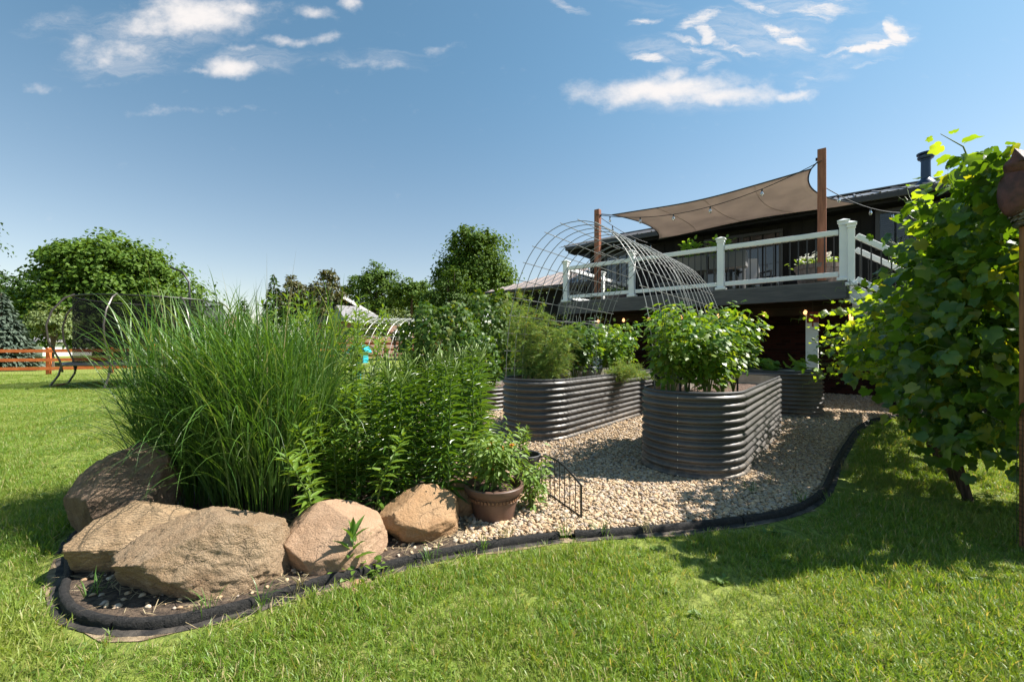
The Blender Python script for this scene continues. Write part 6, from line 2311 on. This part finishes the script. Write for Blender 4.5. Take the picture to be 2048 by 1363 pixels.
def detached(name, V, Fa, m, smooth=False):
    return bpy.data.objects.new(name, raw_mesh(name, V, Fa, m, smooth))


M['lf_lawn'] = leaf_mat('lawn_blade', (.115, .22, .024), (.22, .31, .045), .40, .45, (1.7, 1.5, .5), third=(.42, .36, .18))
_m = M['lf_lawn']
_t = NT(_m.node_tree)
_b = _t.n['Principled BSDF']
_src = _b.inputs['Base Color'].links[0].from_socket
_ps = _t.node('ShaderNodeNewGeometry').outputs['Position']
_f1 = _t.ramp(_t.noise(_ps, 1.1, 5, .6), .46, .66, 0, .75)
_f2 = _t.ramp(_t.noise(_ps, 3.1, 5, .65), .52, .68, 0, .6)
_cc = _t.mix(_f1, _src, (.27, .31, .065))
_cc = _t.mix(_f2, _cc, (.07, .17, .022))
_f3 = _t.ramp(_t.noise(_ps, 2.3, 6, .7), .60, .72, 0, .7)
_cc = _t.mix(_f3, _cc, (.40, .34, .16))
_t.l.new(_cc, _b.inputs['Base Color'])
gv_ = []
for k in range(6):
    n = 20
    base = np.c_[RNG.normal(0, .026, (n, 2)), np.full(n, -.004)]
    V, Fq = blades(base, rnd(n, 0, 6.28), rnd(n, .028, .066), rnd(n, .0, .7), rnd(n, .1, 1.5), rnd(n, .0026, .0044), 3, 1.0)
    gv_.append(detached('lawn_clump', V, Fq, M['lf_lawn']))
PT = []
for y0, y1, dens in ((.7, 3.0, 1250), (3.0, 5.0, 800), (5.0, 8.0, 380), (8.0, 13.0, 170), (13, 19, 70)):
    for xs_ in ((-1, 0), (0, 1)):
        W = 1.32 * y1 + 1.2
        if xs_[0] == 0:
            W = min(W, 9)
        n = int(dens * (y1 - y0) * W)
        q = np.c_[rnd(n, 0, 1) * W * (-1 if xs_[0] < 0 else 1), rnd(n, y0, y1)]
        q = q[np.abs(q[:, 0]) < 1.32 * q[:, 1] + 1.2]
        PT.append(np.c_[q, np.full(len(q), (y0 + y1) / 2)])
PT = np.concatenate(PT)
ins = inside(PT[:, :2])
PT = PT[~ins]
ed = edge_dist(PT[:, :2])
# patchy sward: thin towards the kerb, tufts elsewhere
pn = np.array([mnoise.noise(Vector((x * 1.6, y * 1.6, 0))) for x, y in PT[:, :2]])
pn2 = np.array([mnoise.noise(Vector((x * .5, y * .5, 7))) for x, y in PT[:, :2]])
keep = RNG.uniform(size=len(PT)) < np.clip(np.clip((ed - .075) / .08, 0, 1) * (.95 + .6 * pn + .25 * pn2), .0, 1)
PT, pn = PT[keep], pn[keep]
n = len(PT)
zz = np.array([gz(x, y) for x, y in PT[:, :2]])
scatter('lawn_grass', np.c_[PT[:, :2], zz], rnd(n, 0, 6.28), RNG.normal(0, .12, n), (rnd(n, .65, 1.15) + .6 * np.clip(pn, -.5, .8)) * np.where(PT[:, 2] > 6, 1.15, 1.0), gv_, 'short green lawn grass around the gravelled garden bed', 'grass')

# broad-leaved weeds and clover dotted through the sward
wv_ = []
for k in range(4):
    n = 9
    a = np.arange(n) * 2.4 + rnd(n, -.3, .3)
    el = rnd(n, .1, .7)
    ax = np.c_[np.cos(a) * np.cos(el), np.sin(a) * np.cos(el), np.sin(el)]
    nr = np.c_[-np.cos(a) * np.sin(el), -np.sin(a) * np.sin(el), np.cos(el)]
    s = rnd(n, .03, .065)
    V, Fa = leaf_arrays(T_OVAL, np.c_[RNG.normal(0, .006, (n, 2)), rnd(n, .01, .03)], ax, nr, s, s * (.45 + .1 * k))
    wv_.append(detached('lawn_weed', V, Fa, M['lf_lawnweed']))
PW = np.c_[rnd(1500, -6, 4.5), rnd(1500, 1.25, 6)]
PW = PW[~inside(PW)]
cl_ = np.array([mnoise.noise(Vector((x * 1.1, y * 1.1, 3))) for x, y in PW])
PW = PW[(cl_ > .12) & (edge_dist(PW) > .1)]
n = len(PW)
scatter('lawn_weeds', np.c_[PW, np.zeros(n)], rnd(n, 0, 6.28), RNG.normal(0, .15, n), rnd(n, .3, .65), wv_, 'broad-leaved weeds scattered through the lawn grass', 'weeds')

M['pebble'] = mat('pebble', (.4, .3, .2), .75, 0, .35)
_t = NT(M['pebble'].node_tree)
_oi = _t.node('ShaderNodeObjectInfo')
_cr = _t.node('ShaderNodeValToRGB')
_cr.color_ramp.elements[0].color = (.30, .19, .11, 1)
_cr.color_ramp.elements[1].color = (.60, .50, .37, 1)
for p_, c_ in ((.2, (.43, .30, .175, 1)), (.5, (.52, .39, .245, 1)), (.8, (.42, .335, .26, 1)), (.92, (.30, .25, .21, 1))):
    e = _cr.color_ramp.elements.new(p_)
    e.color = c_
_t.l.new(_oi.outputs['Random'], _cr.inputs[0])
_tc = _t.node('ShaderNodeTexCoord')
_nz = _t.noise(_tc.outputs['Object'], 60, 5, .7)
_t.l.new(_t.mix(_t.ramp(_nz, .4, .75, 0, .35), _cr.outputs[0], (.22, .16, .11)), _t.n['Principled BSDF'].inputs['Base Color'])
pv_ = []
for k in range(8):
    bm = bmesh.new()
    bmesh.ops.create_icosphere(bm, subdivisions=2, radius=1)
    off = Vector((k * 5.1, 2, 3))
    for v in bm.verts:
        p = v.co * (1 + .42 * mnoise.noise(v.co * 1.0 + off) + .12 * mnoise.noise(v.co * 3 + off))
        for q in range(4):
            nn_ = Vector((math.sin(k * 2.1 + q * 1.7), math.cos(k * 1.3 + q * 2.3), math.sin(k + q * 1.1) * .8)).normalized()
            e_ = p.dot(nn_) - .62
            if e_ > 0:
                p -= nn_ * e_ * .9
        v.co = Vector((p.x * .0185, p.y * .0140, p.z * .0098))
    me = bpy.data.meshes.new('pebble')
    bm.to_mesh(me)
    bm.free()
    me.polygons.foreach_set('use_smooth', np.ones(len(me.polygons), dtype=bool))
    me.materials.append(M['pebble'])
    pv_.append(bpy.data.objects.new('pebble', me))
PT = []
for y0, y1, dens in ((2.2, 4.2, 4300), (4.2, 6.2, 2600), (6.2, 9.5, 1100), (9.5, 13, 350)):
    xa, xb = -.5 - (y1 > 5) * 1.6, 1.25 * y1 + .6
    n = int(dens * (y1 - y0) * (xb - xa))
    PT.append(np.c_[rnd(n, xa, xb), rnd(n, y0, y1), np.full(n, y0)])
PT = np.concatenate(PT)
PT = PT[inside(PT[:, :2])]
ed = edge_dist(PT[:, :2])
PT = PT[(ed > .05) | (PT[:, 1] > 9)]
keep = np.ones(len(PT), bool)
for C_, dd, L_ in ((C1, BD, 2.55), (C2, BD, 2.9), ((-.55, 8.35), BD, 2.4), ((4.97, 7.62), dE, 1.7)):
    rel = PT[:, :2] - np.array(C_)
    tt = np.clip(rel @ np.array(dd), 0, L_)
    keep &= np.linalg.norm(rel - tt[:, None] * np.array(dd), axis=1) > .44
# planting soil stays free of stones, except a few by the kerb
keep &= ~((PT[:, 0] < -.3) & (PT[:, 1] < 4.6) & (RNG.uniform(size=len(PT)) > .12))
PT = PT[keep]
n = len(PT)
scatter('gravel', np.c_[PT[:, :2], rnd(n, .022, .036)], rnd(n, 0, 6.28), RNG.normal(0, .45, n), np.clip(RNG.lognormal(-.36, .36, n), .3, 1.7) * np.where(PT[:, 2] > 6, 1.3, 1.0), pv_, 'tan and cream pebble gravel between the raised beds', 'gravel')
# stray stones and litter inside the left end of the kerb
PT = np.c_[rnd(900, -2.3, -.3), rnd(900, 1.9, 2.75)]
PT = PT[inside(PT)]
PT = PT[edge_dist(PT) > .06]
PT = PT[RNG.uniform(size=len(PT)) < .5]
n = len(PT)
scatter('bed_litter', np.c_[PT, np.full(n, .034)], rnd(n, 0, 6.28), RNG.normal(0, .4, n), rnd(n, .3, 1.1), pv_, 'stray pebbles on the soil in front of the boulders', 'gravel')
# dry straw and clippings on the soil and along the kerb
PS = np.c_[rnd(1500, -2.45, -.2), rnd(1500, 1.8, 2.9)]
di = edge_dist(PS)
PS = PS[(inside(PS) & (di > .04)) | (~inside(PS) & (di < .16) & (di > .06))]
n = len(PS)
V, Fq = blades(np.c_[PS, np.where(inside(PS), .038, .012)], rnd(n, 0, 6.28), rnd(n, .03, .12), rnd(n, 1.25, 1.55), rnd(n, -.1, .15), rnd(n, .0022, .004), 3)
o = raw_obj('dry_straw', V, Fq, M['lf_straw'])
tag(o, 'dry straw and clippings lying on the soil and along the kerb', 'straw', None, 'stuff')
print('lawn clumps, pebbles done')
